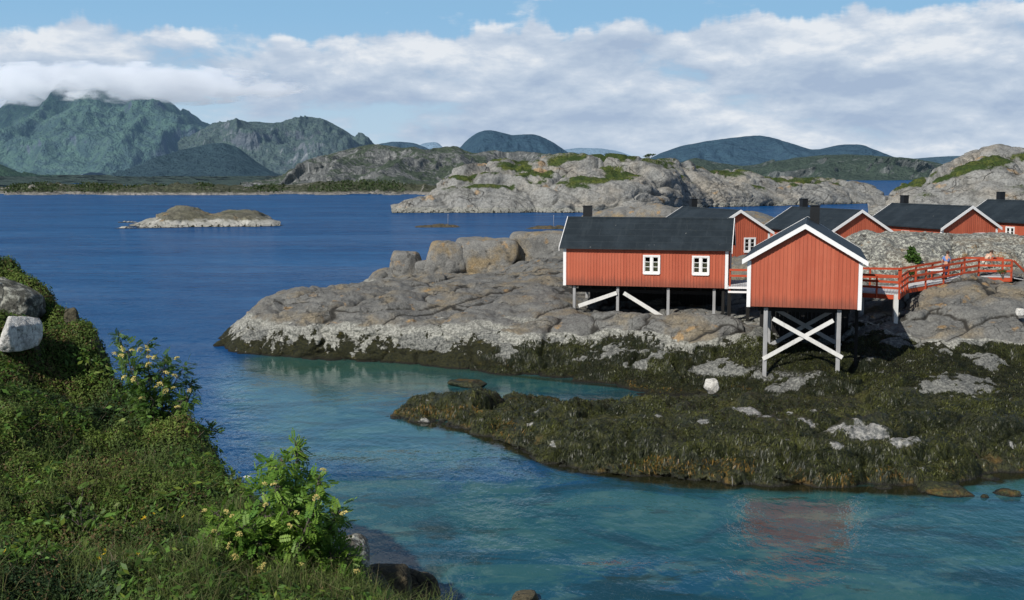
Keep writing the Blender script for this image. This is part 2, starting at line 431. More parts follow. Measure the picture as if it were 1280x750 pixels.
def roof_mat():
    n = NT('roofing_felt'); P = n.obj()
    v = n.noise(P, .8, 6, .65); f = n.noise(P, 30, 4, .7); st = n.noise(n.map(P, (3.5, .35, .35)), 1.2, 5, .6)
    c = n.mix(n.rng(v, .4, .65), (.0125, .019, .024), (.021, .030, .037))
    c = n.mix(n.math('MULTIPLY', n.rng(st, .5, .7), .4), c, (.034, .044, .050))
    c = n.mix(n.rng(n.noise(P, 5.5, 2, .4), .775, .79), c, (.30, .30, .29))
    sy = n.math('ABSOLUTE', n.math('SUBTRACT', n.math('FRACT', n.math('DIVIDE', n.sep(P)[1], .62)), .5))
    sx = n.math('ABSOLUTE', n.math('SUBTRACT', n.math('FRACT', n.math('ADD', n.math('DIVIDE', n.sep(P)[0], 3.4), n.math('MULTIPLY', n.math('FLOOR', n.math('DIVIDE', n.sep(P)[1], .62)), .37))), .5))
    seam = n.math('MAXIMUM', n.rng(sy, .465, .495), n.rng(sx, .494, .499))
    c = n.mix(n.math('MULTIPLY', seam, .55), c, (.045, .055, .060))
    c = n.mix(n.math('MULTIPLY', n.rng(n.noise(P, 2.2, 6, .7), .60, .72), .5), c, (.050, .055, .045))
    return n.pbr(c, .58, n.bump(n.math('ADD', f, n.math('MULTIPLY', seam, 1.2)), .35, .012), .35)
M['roof'] = roof_mat()

def glass_mat():
    n = NT('window_glass')
    g = n.n('ShaderNodeBsdfGlossy', {'Color': (.9, .95, 1, 1), 'Roughness': .03}); t = n.n('ShaderNodeBsdfTransparent', {'Color': (.86, .89, .89, 1)})
    fr = n.n('ShaderNodeFresnel', {'IOR': 1.5})
    mx = n.n('ShaderNodeMixShader', {0: fr.outputs[0]}); n.t.links.new(t.outputs[0], mx.inputs[1]); n.t.links.new(g.outputs[0], mx.inputs[2])
    return n.out(mx.outputs[0])
M['glass'] = glass_mat()

def ground_mat():
    n = NT('hillside_soil'); P = n.pos()
    a = n.noise(P, 1.6, 6, .65); b = n.noise(P, 14, 5, .7)
    c = n.mix(n.rng(a, .4, .62), (.016, .025, .006), (.040, .050, .010))
    c = n.mix(n.rng(b, .42, .62), c, (.012, .014, .005))
    rk = n.mix(n.rng(b, .4, .6), (.05, .045, .035), (.10, .09, .075))
    c = n.mix(n.rng(n.attr('rock'), .4, .6), c, rk)
    return n.pbr(c, .95, n.bump(n.math('ADD', a, b), .8, .06), .1)
M['ground'] = ground_mat()

# ------------------------------------------------------------------ sun and sky
SAZ, SEL = R(222), R(39)      # clockwise from +Y
sund = Vector((math.sin(SAZ) * math.cos(SEL), math.cos(SAZ) * math.cos(SEL), math.sin(SEL)))
L = bpy.data.lights.new('sun', 'SUN'); L.energy = 5.0; L.angle = R(.53); L.color = (1, .955, .88)
lo = link(bpy.data.objects.new('sun', L)); lo.rotation_euler = (-sund).to_track_quat('-Z', 'Y').to_euler(); lo.location = (-30, -40, 60)

def build_world():
    w = bpy.data.worlds.new('World'); sc.world = w; w.use_nodes = True
    t = w.node_tree; t.nodes.clear()
    n = NT.__new__(NT); n.t = t; n.m = None
    sky = n.n('ShaderNodeTexSky', sky_type='NISHITA', sun_disc=False, sun_elevation=SEL, sun_rotation=SAZ)
    sky.air_density = 1.0; sky.dust_density = .4; sky.ozone_density = 2.0
    skc = n.mix(1.0, sky.outputs[0], (.82, .95, 1.08), 'MULTIPLY')
    d = n.n('ShaderNodeTexCoord').outputs['Generated']; x, y, z = n.sep(d)
    bg0 = n.n('ShaderNodeBackground', {'Color': skc, 'Strength': .05})
    bgl = n.n('ShaderNodeBackground', {'Color': n.mix(n.rng(z, .03, .14), (.46, .62, .76), (.27, .50, .74)), 'Strength': 1.0})
    bg1 = n.n('ShaderNodeMixShader', {0: n.rng(z, .34, .12)}); t.links.new(bg0.outputs[0], bg1.inputs[1]); t.links.new(bgl.outputs[0], bg1.inputs[2])
    def dens(dz, k, det):
        vv = n.comb(n.math('MULTIPLY', x, 6.0), n.math('MULTIPLY', y, 6.0), n.math('MULTIPLY', n.math('ADD', z, dz), 16.0))
        a = n.noise(vv, .75, det, .52, .25); b = n.noise(vv, 2.9, det, .6, .25)
        return n.math('ADD', n.math('MULTIPLY', a, .68), n.math('MULTIPLY', b, .32)), vv
    d1, v = dens(0.0, 0, 8); d2, _ = dens(.012, 0, 5)
    edge = n.math('ADD', .119, n.math('MULTIPLY', n.math('SUBTRACT', n.noise(n.comb(x, y, 0.0), 11, 5, .62), .5), .075))
    edge = n.math('ADD', edge, n.math('MULTIPLY', n.rng(x, .0, .3), .016))
    up = n.math('SUBTRACT', z, edge)
    bias = n.math('ADD', n.math('MULTIPLY', n.rng(up, -.008, .012), -.180), .105)
    bias = n.math('ADD', bias, n.math('MULTIPLY', n.rng(z, .2, .5), .02))
    bias = n.math('SUBTRACT', bias, n.math('MULTIPLY', n.math('MULTIPLY', n.rng(z, .072, .056), n.rng(z, .03, .05)), n.math('MULTIPLY', n.rng(n.math('ABSOLUTE', n.math('ADD', x, .085)), .12, .02), .085)))
    cov = n.rng(n.math('ADD', d1, bias), .48, .585)
    lit = n.math('ADD', n.math('MULTIPLY', n.math('SUBTRACT', d1, d2), 4.4), .43)
    lit = n.math('ADD', lit, n.math('MULTIPLY', n.math('SUBTRACT', n.noise(v, 1.2, 6, .55), .5), 1.5))
    lit = n.math('ADD', lit, n.math('MULTIPLY', n.rng(up, -.045, -.005), .26))
    lit = n.math('ADD', lit, n.math('MULTIPLY', n.rng(z, .05, .02), .12))
    cc = n.ramp(lit, [(.05, (.41, .52, .69)), (.38, (.505, .61, .755)), (.68, (.62, .71, .83)), (1.0, (.84, .885, .94))])
    bg2 = n.n('ShaderNodeBackground', {'Color': cc, 'Strength': .93})
    fac = n.math('MULTIPLY', cov, n.rng(z, -.01, .004))
    mx = n.n('ShaderNodeMixShader', {0: fac}); t.links.new(bg1.outputs[0], mx.inputs[1]); t.links.new(bg2.outputs[0], mx.inputs[2])
    o = n.n('ShaderNodeOutputWorld'); t.links.new(mx.outputs[0], o.inputs[0])
build_world()

# ------------------------------------------------------------------ rock shaping
def rockify(P, blocks, amp, bamp, seed, warp=.5, oct_=5, fscale=.7, sharp=9.0, rot=.5, wf=.45, ledge=0.0, lh=.9):
    """push a base surface out along its normals into jointed, rounded rock; returns P, crack"""
    n = normals(P); x, y, z = P[..., 0], P[..., 1], P[..., 2]
    ca, sa = math.cos(rot), math.sin(rot)
    wx = fbm(x * wf, y * wf, z * wf, 3, seed) * warp; wy = fbm(x * wf + 9, y * wf, z * wf, 3, seed + 3) * warp; wz = fbm(x * wf, y * wf + 5, z * wf, 3, seed + 6) * warp
    xr = (x + wx) * ca + (y + wy) * sa; yr = -(x + wx) * sa + (y + wy) * ca; zr = z + wz + .18 * xr
    disp = 0; crack = 0
    for (sx, sy, sz, a) in blocks:
        f1, f2, cid = voro(xr / sx, yr / sy, zr / sz, seed + int(sx * 100))
        e = f2 - f1
        inn = 1 - np.exp(-e * sharp)
        disp = disp + a * (1.5 * (cid - .5) * inn + .45 * (1 - np.exp(-e * sharp * .45)) - .30 * np.exp(-(e * sharp * 1.5)**2))
        crack = np.maximum(crack, np.exp(-(e * sharp * 2.1)**2) * min(1, a / blocks[0][3] + .25))
    # long curved joints
    g = np.abs(vn(xr * .23 + .3 * wx, yr * .42 + .3 * wy, zr * .3, seed + 60)) / fscale * .7
    cut = np.exp(-(g / .022)**2); disp = disp - .16 * blocks[-1][3] / .2 * .6 * cut; crack = np.maximum(crack, cut * .75)
    if ledge:
        for q, (kx, ky, hh, aa) in enumerate(((.30, .12, lh, 1.0), (-.42, .25, lh * .43, .42))):
            t = (zr + kx * xr + ky * yr + .55 * lh * fbm(xr * wf * 1.4, yr * wf * 1.4, zr * wf * 1.4, 4, seed + 80 + q)) / hh
            fr_ = t - np.floor(t); saw = np.where(fr_ < .86, fr_ / .86, (1 - fr_) / .14)
            mk = sstep(-.15, .35, vn(x * wf * .9, y * wf * .9, z * wf * .9 + q * 7, seed + 90 + q))
            disp = disp - ledge * aa * saw * mk
            crack = np.maximum(crack, mk * np.exp(-((fr_ - .93) / .07)**2) * .55 * aa)
    disp = disp * bamp + amp * fbm(x * fscale, y * fscale, z * fscale, oct_, seed + 40, .52)
    return P + n * disp[..., None], crack

# ------------------------------------------------------------------ the rocky shore
def Zn(D, z): return (D, None, z)
shore_cols = [
 (255, [Zn(70, -1.6), Zn(72.2, -1.1), Zn(73, -1.0), Zn(74, -.9), Zn(75, -.8), Zn(77, -.9), Zn(79, -1), Zn(82, -1.2), Zn(90, -1.5), Zn(100, -1.5), Zn(108, -1.5), Zn(118, -1.6)]),
 (290, [Zn(70, -1.4), (72.6, 440), (73.0, 436), (73.8, 428), (74.8, 416), (76.5, 409), (78, 408), Zn(81, -.3), Zn(90, -1.2), Zn(100, -1.4), Zn(108, -1.4), Zn(118, -1.6)]),
 (335, [Zn(69, -1.3), (71.4, 445), (71.8, 432), (72.4, 415), (74, 393), (77, 376), (81, 367), Zn(86, .2), Zn(92, -.8), Zn(100, -1.2), Zn(108, -1.3), Zn(118, -1.6)]),
 (380, [Zn(68.5, -1.2), (70.7, 448), (71.1, 434), (71.6, 412), (73.4, 389), (77, 371), (81, 361.5), Zn(87, 1.2), Zn(94, -.3), Zn(100, -.8), Zn(107, -1.0), Zn(118, -1.6)]),
 (430, [Zn(67.5, -1.2), (69.8, 451), (70.2, 437), (70.7, 411), (73, 384), (77, 366), (81, 357.5), Zn(88, 1.7), Zn(96, .1), Zn(102, -.2), Zn(108, -.5), Zn(118, -1.6)]),
 (475, [Zn(66, -1.2), (68.9, 456), (69.4, 440), (70.0, 412), (72, 390), (76, 370), (81, 357), (88, 354), (97, 355), (103, 340), (106, 334), Zn(116, -1.6)]),
 (530, [Zn(65, -1.2), (67.6, 462), (68.4, 443), (69.2, 415), (71, 398), (75, 378), (80, 362), (88, 351), (97, 348), (101, 340), (105, 328), Zn(116, -1.6)]),
 (600, [Zn(63, -1.2), (65.2, 472), (66.3, 447), (67.4, 416), (70, 398), (74, 379), (80, 360), (88, 347), (97, 342), (102, 335), (106, 328), Zn(116, -1.6)]),
 (680, [Zn(61, -1.1), (62.8, 478), (64.8, 450), (66.4, 421), (68.4, 403), (72, 387), (77, 362), (83, 342), (90, 329), (98, 322), (104, 318), Zn(116, -1.6)]),
 (730, [Zn(60, -1.0), (61.6, 486), (63.6, 458), (65.2, 430), (66.6, 408), (68.5, 394), Zn(71.5, 2.4), Zn(78, 3.0), Zn(88, 4.5), Zn(98, 4.6), Zn(106, 4.0), Zn(118, -1.6)]),
 (800, [Zn(55.5, -.5), (57.6, 499), (61.2, 470), (63.6, 438), (65.0, 410), (66.4, 396), Zn(69.0, 2.2), Zn(76, 2.6), Zn(86, 4.5), Zn(98, 4.6), Zn(110, 4.4), Zn(122, -1.6)]),
 (850, [Zn(54.5, -.4), (56.8, 497), (60.2, 472), (62.2, 446), (63.4, 415), (64.8, 393), Zn(67.6, 2.2), Zn(75, 2.6), Zn(86, 4.5), Zn(98, 4.6), Zn(112, 4.5), Zn(124, -1.6)]),
 (905, [Zn(55, -.5), (58, 488), (60.0, 464), (61.4, 444), (62.4, 412), (63.8, 392), Zn(66.6, 2.1), Zn(75, 2.6), Zn(84, 4.6), Zn(98, 4.6), Zn(112, 4.5), Zn(124, -1.6)]),
 (940, [Zn(54, -.3), (57.4, 482), (59.4, 464), (61.0, 446), (62.2, 418), (63.6, 396), Zn(66.2, 2.1), Zn(75, 2.6), Zn(83, 4.8), Zn(98, 4.6), Zn(112, 4.5), Zn(124, -1.6)]),
 (962, [Zn(54, -.2), (57, 470), (58.6, 458), (60.6, 446), (62.2, 438), (64.6, 424), (68, 412), Zn(75, 3.1), Zn(82, 5.2), Zn(98, 4.6), Zn(112, 4.5), Zn(124, -1.6)]),
 (1040, [Zn(53, -.2), (56.4, 466), (58.0, 448), (60.6, 436), (62.4, 426), (64.4, 418), (68, 408), (74, 375), (79, 318), (84, 301), Zn(92, 4.9), Zn(124, 2.0)]),
 (1085, [Zn(53, -.2), (56, 474), (58.8, 456), (60.8, 440), (62.6, 421), (64.6, 402), (67.5, 391), (74, 366), (78, 312), (83, 292), Zn(91, 5.0), Zn(124, 2.0)]),
 (1150, [Zn(52, -.2), (55.5, 476), (58.6, 456), (60.6, 441), (62.6, 416), (65, 390), (68.6, 369), (75, 350), (78.5, 306), (83, 288), Zn(91, 5.0), Zn(124, 2.0)]),
 (1215, [Zn(52, -.2), (55, 480), (58.6, 462), (60.8, 446), (62.4, 412), (65, 383), (68.4, 354), (75, 346), (78.5, 307), (83, 294), Zn(91, 5.0), Zn(124, 2.0)]),
 (1290, [Zn(51, -.2), (54, 486), (58.2, 466), (60.6, 450), (62.0, 408), (65, 376), (68.8, 352), (75, 343), (78.5, 307), (83, 296), Zn(91, 5.0), Zn(124, 2.0)]),
 (1400, [Zn(51, -.2), (54, 486), (58.2, 466), (60.6, 450), (62.0, 408), (65, 376), (68.8, 352), (75, 343), (78.5, 307), (83, 296), Zn(91, 5.0), Zn(124, 2.0)]),
]
P, U = sect(shore_cols, 880, 430, su=9, sr=3.0, zw=1.0, dw=.16)
PB = P.copy()
deck_keep = np.ones(P.shape[:2])
P, CR = rockify(P, [(8.5, 3.3, 3.0, .36), (3.1, 1.7, 1.9, .085)], .50, 1.0, 5, warp=1.1, fscale=.40, sharp=13, wf=.33, ledge=.14, lh=1.05)
x, y, z = P[..., 0], P[..., 1], P[..., 2]
P = P + normals(P) * (.035 * fbm(x * 3.0, y * 3.0, z * 3.0, 4, 77))[..., None]
pxw = np.interp(U, [255, 400, 520, 640, 760, 860, 945, 960, 1280, 1400], [.45, .65, 1.10, 1.55, 1.75, 1.65, 1.8, 2.3, 2.15, 2.1])[:, None]
bandw = np.interp(U, [255, 400, 640, 800, 950, 1400], [1.35, 1.25, .75, .5, .35, .35])[:, None]
tam = np.interp(U, [255, 500, 800, 1000, 1400], [.15, .3, .5, 1.0, 1.1])[:, None]
TIDE = (P[..., 2] - pxw + tam * 1.3 * fbm(P[..., 0] * .30, P[..., 1] * .30, P[..., 2] * .4, 4, 202)) / bandw
BARE = sstep(.04, .20, fbm(P[..., 0] * .48, P[..., 1] * .48, P[..., 2] * .9, 5, 303, .62)) * sstep(.5, 1.0, P[..., 2]) * (1 - .9 * np.exp(-((P[..., 0] - 15.6) / 3.4)**2 - ((P[..., 1] - 60) / 4.0)**2))
shore = grid_obj('rocky_shore', P, [M['granite'], M['lichen_rock']], {'crack': CR, 'tide': TIDE, 'bare': BARE}, zmin=-1.4)
# the rough lichen covered wall behind the walkway takes the second material
me = shore.data
cen = np.empty(len(me.polygons) * 3); me.polygons.foreach_get('center', cen); cen = cen.reshape(-1, 3)
mi = ((cen[:, 1] + .9 * np.sin(cen[:, 0] * 1.3) > 74.6) & (cen[:, 0] > 19)).astype(np.int32)
me.polygons.foreach_set('material_index', mi)
tag(shore, 'grey rounded granite shore under the red cabins with a pale barnacle band above dark weed', 'rock shore', kind='structure')
SHORE = P.reshape(-1, 3)
def shore_z(x, y):
    d = (SHORE[:, 0] - x)**2 + (SHORE[:, 1] - y)**2
    k = np.argpartition(d, 6)[:6]
    return float(SHORE[k, 2].max())

# ------------------------------------------------------------------ weed covered skerry in the cove
sk_cols = [
 (478, [Zn(51, -1.0), Zn(52.4, -.5), Zn(53, -.4), Zn(53.6, -.4), Zn(54.2, -.5), Zn(56, -.6), Zn(60, -1)]),
 (492, [Zn(50.6, -1.0), (52.5, 526), (52.9, 521), (53.5, 517), (54.4, 514), Zn(55.6, -.1), Zn(60, -1)]),
 (525, [Zn(49, -1.0), (51.2, 540), (51.7, 524), (53.0, 508), (54.8, 501), Zn(57, .1), Zn(61, -1)]),
 (580, [Zn(48, -1.0), (49.8, 549), (50.2, 530), (51.8, 508), (54.2, 494), Zn(57, .1), Zn(61, -1)]),
 (607, [Zn(47, -1.0), (49.0, 553), (49.4, 536), (51.4, 511), (54.0, 496), Zn(57, .1), Zn(61, -1)]),
 (625, [Zn(45, -1.0), (47.2, 564), (47.7, 545), (50.4, 513), (53.8, 499), Zn(57, .1), Zn(61, -1)]),
 (700, [Zn(42, -1.0), (43.6, 590), (44.1, 566), (46.2, 530), (51, 506), Zn(56, .45), Zn(61, -1)]),
 (800, [Zn(40, -1.0), (41.8, 604), (42.2, 578), (44.2, 538), (49, 511), (55, 497), Zn(60, -1)]),
 (900, [Zn(39, -1.0), (41.0, 613), (41.4, 588), (43.6, 541), (48, 512), (54, 493), Zn(62, -.3)]),
 (1000, [Zn(39, -1.0), (40.8, 615), (41.2, 588), (43.4, 542), (48, 512), (54, 490), Zn(62, -.3)]),
 (1100, [Zn(38, -1.0), (40.2, 623), (40.9, 600), (43.0, 548), (47.5, 514), (54, 488), Zn(62, -.3)]),
 (1190, [Zn(38, -1.0), (40.3, 622), (41.2, 604), (43.0, 560), (47.5, 517), (54, 490), Zn(62, -.3)]),
 (1240, [Zn(39.5, -1.0), (42.0, 600), (42.5, 586), (44.2, 548), (48.5, 513), (54, 490), Zn(62, -.3)]),
 (1290, [Zn(40, -1.0), (42.4, 597), (43, 580), (45, 542), (49, 511), (54, 490), Zn(62, -.3)]),
 (1400, [Zn(40, -1.0), (42.4, 597), (43, 580), (45, 542), (49, 511), (54, 490), Zn(62, -.3)]),
]
P, U2 = sect(sk_cols, 820, 230, su=7, sr=3.0, zw=1.0, dw=.22)
P, CR2 = rockify(P, [(3.6, 2.3, 2.0, .44), (1.3, 1.0, .9, .11)], .44, 1.0, 23, sharp=5, ledge=.16, lh=.8)
x, y, z = P[..., 0], P[..., 1], P[..., 2]
lump = np.abs(vn(x * 1.6, y * 1.6, z * .9, 5)) * .10 + .05 * (1 - np.abs(vn(x * 5, y * 3, z * 1.2, 9))) + .045 * fbm(x * 9, y * 6, z * 2.5, 3, 4)
P = P + normals(P) * lump[..., None]
def spot(px, py, D, r): 
    c = at(px, py, D); return np.exp(-((x - c[0])**2 + ((y - c[1]) * .8)**2) / (r * r))
rs_ = np.random.default_rng(8)
specks = x * 0
for _ in range(70):
    pq = P[rs_.integers(40, 760), rs_.integers(50, 190)]; rr_ = rs_.uniform(.07, .30); specks = np.maximum(specks, np.exp(-((x - pq[0])**2 + ((y - pq[1]) * .8)**2 + (z - pq[2])**2) / (rr_ * rr_)))
bare = .95 * np.maximum.reduce([spot(1085, 530, 44.3, 1.1), spot(1125, 545, 43.4, .9), spot(1050, 523, 45, .7), spot(938, 507, 48, .9), spot(962, 520, 46.5, .6), spot(1010, 518, 46, .45), spot(565, 545, 50, .5), spot(530, 537, 51.4, .5), spot(1045, 550, 43, .3), spot(880, 520, 46.5, .35), spot(700, 515, 48, .3)]) - .02
bare = np.maximum(bare, .9 * specks)
P[..., 2] -= .20
skerry = grid_obj('seaweed_skerry', P, M['weed'], {'crack': CR2, 'bare': bare}, zmin=-.7)
tag(skerry, 'long low skerry in the cove covered in dark olive seaweed with bare pale rock patches', 'skerry', kind='structure')
SK = P

def fronds(P, msk, n, name, label, sd, tone=.34):
    rg = np.random.default_rng(sd); N = normals(P)
    du = np.linalg.norm(np.diff(P, axis=0)[:, :-1], axis=2); dr = np.linalg.norm(np.diff(P, axis=1)[:-1], axis=2)
    fc = np.clip((-N[:-1, :-1, 1] + .45), .05, 2)
    w = du * dr * msk[:-1, :-1] * fc / P[:-1, :-1, 1]**2
    k = rg.choice(w.size, n, p=(w / w.sum()).ravel()); i, j = np.unravel_index(k, w.shape)
    s_, t_ = rg.random(n)[:, None], rg.random(n)[:, None]
    p = P[i, j] * (1 - s_) * (1 - t_) + P[i + 1, j] * s_ * (1 - t_) + P[i, j + 1] * (1 - s_) * t_ + P[i + 1, j + 1] * s_ * t_
    nn = N[i, j]; dn = np.array([0, 0, -1.0]) - nn * (-nn[:, 2:3]); sl = np.linalg.norm(dn, axis=1, keepdims=True)
    d = unit(dn + rg.normal(size=(n, 3)) * (.22 + .25 * (1 - sl)) + nn * .02)
    sd_ = unit(np.cross(d, nn)); L_ = (rg.uniform(.05, .15, n) * (.6 + .8 * sl[:, 0]))[:, None]; W_ = rg.uniform(.010, .026, n)[:, None]
    c = p + nn * rg.uniform(.004, .03, n)[:, None]
    cl = fbm(p[:, 0] * .9, p[:, 1] * .9, p[:, 2] * .9, 4, sd)[:, None]
    base = np.array([.015, .019, .009]); hi = np.array([.070, .076, .019]); t = np.clip(tone + .9 * cl + .28 * rg.normal(size=(n, 1)) + .5 * (nn[:, 2:3] - .75), 0, 1.3)  # upward faces toned lighter, light from above put into the colour
    col = (base * (1 - t) + hi * t) * rg.uniform(.55, 1.4, n)[:, None]
    low = (p[:, 2] < .55) & (rg.random(n) < .28 * sstep(.15, .45, fbm(p[:, 0] * .5, p[:, 1] * .5, 0, 3, sd + 4))); col[low] = np.array([.15, .09, .02]) * rg.uniform(.6, 1.3, low.sum())[:, None]
    o = link(bpy.data.objects.new(name, leaf_cloud(c, d * L_, sd_ * W_, col, M['frond'], name))); tag(o, label, 'seaweed', kind='stuff')

def leaf_cloud(C, A, B, col, mat, name):
    """quads: centre C, half vectors A (length) and B (width); pointed leaf"""
    n = len(C)
    V = np.empty((n, 4, 3)); V[:, 0] = C - A; V[:, 1] = C + B - A * .1; V[:, 2] = C + A; V[:, 3] = C - B - A * .1
    Q = np.arange(n * 4).reshape(n, 4)
    c4 = np.concatenate([np.repeat(col, 4, 0), np.ones((n * 4, 1))], 1)
    return raw_mesh(name, V.reshape(-1, 3), Q, mat, None, {'Col': c4}, smooth=False)

def unit(v): return v / (np.linalg.norm(v, axis=-1, keepdims=True) + 1e-9)

bn_ = 1 - sstep(.25, .6, bare + .6 * fbm(x * 2.2, y * 2.2, z * 2.2, 4, 3)); zz_ = P[..., 2]
fronds(P, bn_ * sstep(.05, .2, zz_) * np.clip(.55 + .9 * fbm(x * .8, y * .8, z * .8, 3, 31), .05, 1), 78000, 'seaweed', 'olive rockweed draped over the long skerry', 5)
S3 = SHORE.reshape(880, 430, 3)
fronds(S3, sstep(.38, .10, TIDE + .9 * fbm(S3[..., 0] * 1.1, S3[..., 1] * 1.1, S3[..., 2], 4, 66)) * sstep(.05, .2, S3[..., 2]) * (S3[..., 1] < 66) * (1 - sstep(.2, .6, BARE)), 62000, 'seaweed', 'dark rockweed hanging from the foot of the granite shore', 6, .12)

# ------------------------------------------------------------------ islands
def island(name, cols, npx, nr, seed, mat, scale, amp, blocks, vegf, label, su=8, zw=1.0, dw=.25, tide=(-.7, 2.1), cat='island', kind='structure'):
    P, U = sect(cols, npx, nr, su=su, sr=2.0, zw=zw, dw=dw)
    P, cr = rockify(P, blocks, amp, 1.0, seed, warp=scale * .7, fscale=.30 / scale, wf=.35 / scale, sharp=9, ledge=.11 * scale, lh=.55 * scale)
    nz = gsm(gsm(normals(P)[..., 2], 2, 0), 2, 1)
    veg = vegf(P, nz)
    o = grid_obj(name, P, mat, {'crack': cr * .42, 'tide': (P[..., 2] - tide[0]) / tide[1], 'veg': veg}, zmin=-2.0)
    tag(o, label, cat, kind=kind)
    return P

def isl_cols(sil, D0, Dc, D1, wl, shoulder=.62, dn=.1):
    """silhouette list (px, py) -> sections: waterline at depth from wl(px), crest at Dc"""
    out = []
    for (px, py) in sil:
        d0 = D0(px) if callable(D0) else D0; dc = Dc(px) if callable(Dc) else Dc; d1 = D1(px) if callable(D1) else D1
        zc = at(px, py, dc)[2]
        k = sstep(0, 1, np.array(zc / 8.0)).item()
        out.append((px, [Zn(d0 - 6, -3), Zn(d0, -.2), Zn(d0 + (dc - d0) * .10, zc * .30), Zn(d0 + (dc - d0) * .36, zc * shoulder), Zn(d0 + (dc - d0) * .7, zc * .86), Zn(dc, zc), Zn(dc + (d1 - dc) * .5, zc * .7), Zn(d1, -3)]))
    return out

big_sil = [(490, 268), (502, 262), (520, 250), (545, 232), (565, 216), (590, 205), (612, 201), (640, 207), (660, 206), (690, 201), (715, 194), (742, 192), (775, 197), (800, 195), (830, 195), (850, 202), (875, 214), (900, 224), (925, 218), (950, 219), (985, 222), (1020, 221), (1050, 225), (1075, 232), (1095, 241), (1106, 248), (1125, 252)]
def gv(P, nz):
    return -.07 + .60 * sstep(.55, .92, nz) * sstep(3, 11, P[..., 2]) + .95 * fbm(P[..., 0] * .085, P[..., 1] * .085, P[..., 2] * .16, 5, 3)
island('island', isl_cols(big_sil, lambda p: np.interp(p, [490, 800, 900, 1125], [338, 344, 400, 455]), lambda p: np.interp(p, [490, 520, 620, 800, 900, 1125], [342, 352, 385, 400, 440, 490]), lambda p: np.interp(p, [490, 800, 1125], [395, 460, 530]), None),
       760, 200, 31, M['island'], 5.0, 1.6, [(30, 20, 14, 2.6), (12, 7, 6, .95), (4.5, 3, 2.6, .30)], gv, 'large pale granite island with green heath on top beyond the cabins')
right_sil = [(1085, 262), (1105, 254), (1120, 247), (1135, 236), (1155, 222), (1175, 213), (1200, 203), (1225, 195), (1245, 190), (1265, 190), (1290, 192), (1340, 200), (1400, 215)]
island('island', isl_cols(right_sil, lambda p: np.interp(p, [1085, 1400], [310, 300]), lambda p: np.interp(p, [1085, 1200, 1400], [318, 350, 350]), 420, None, .6),
       300, 180, 57, M['island'], 5.0, 1.5, [(28, 18, 14, 2.4), (12, 7, 6, .9), (4.5, 3, 2.6, .30)], gv, 'steep pale granite island with heath and bushes above the last cabin roofs')
isl2 = [(140, 287), (152, 284), (172, 280), (196, 273), (208, 263), (222, 258.5), (240, 258), (258, 263), (264, 268), (270, 265), (285, 263), (305, 265), (322, 267), (334, 273), (342, 279), (350, 283)]
def iv(P, nz): return .1 + .4 * sstep(.8, .98, nz) * sstep(1.5, 3.5, P[..., 2]) + .3 * fbm(P[..., 0] * .15, P[..., 1] * .15, 0, 3, 8)
island('islet', isl_cols(isl2, lambda p: np.interp(p, [140, 350], [241, 252]), 262, 285, None, .7), 330, 90, 71, M['islet'], 2.0, .5, [(12, 7, 5, .7), (4.5, 3, 2.2, .16)], iv,
       'low bare rock islet with two humps alone in the blue water', su=4, tide=(-.7, 2.0), cat='islet')
def nov(P, nz): return P[..., 0] * 0 - .5
for (a, b, yb, top, lab) in [(522, 573, 284, 279.5, 'tiny dark rock skerry with a thin pole out in the sound'), (656, 706, 286, 281, 'tiny flat skerry left of the cabin chimney with a thin pole')]:
    D = H * F / (yb - 218)
    s = [(a - 3, yb + 1.5), (a + 3, yb - 1), (a + (b - a) * .3, top + .6), (a + (b - a) * .6, top), (a + (b - a) * .85, top + 1.2), (b, yb - .8), (b + 4, yb + 1.5)]
    island('skerry', isl_cols(s, D, D + 3, D + 8, None, .75), 110, 40, 80 + a, M['wet_rock'], 1.5, .22, [(3, 2, 1.5, .35)], nov, lab, su=2, cat='skerry')
# rocks behind the first cabin, seen over its roof
knoll_sil = [(655, 326), (675, 318), (700, 298), (735, 270), (765, 264), (790, 258), (812, 253), (830, 253), (850, 258), (880, 266), (900, 262), (930, 261), (955, 268), (985, 280), (1010, 300), (1035, 326)]
island('shore_knoll', isl_cols(knoll_sil, lambda p: 138, 158, 185, None, .7), 240, 90, 91, M['boulder'], 2.0, .6, [(13, 8, 6, .8), (5, 3.4, 2.6, .18)], nov, 'smooth grey rock knolls seen just above the cabin roofs', cat='rock knoll')

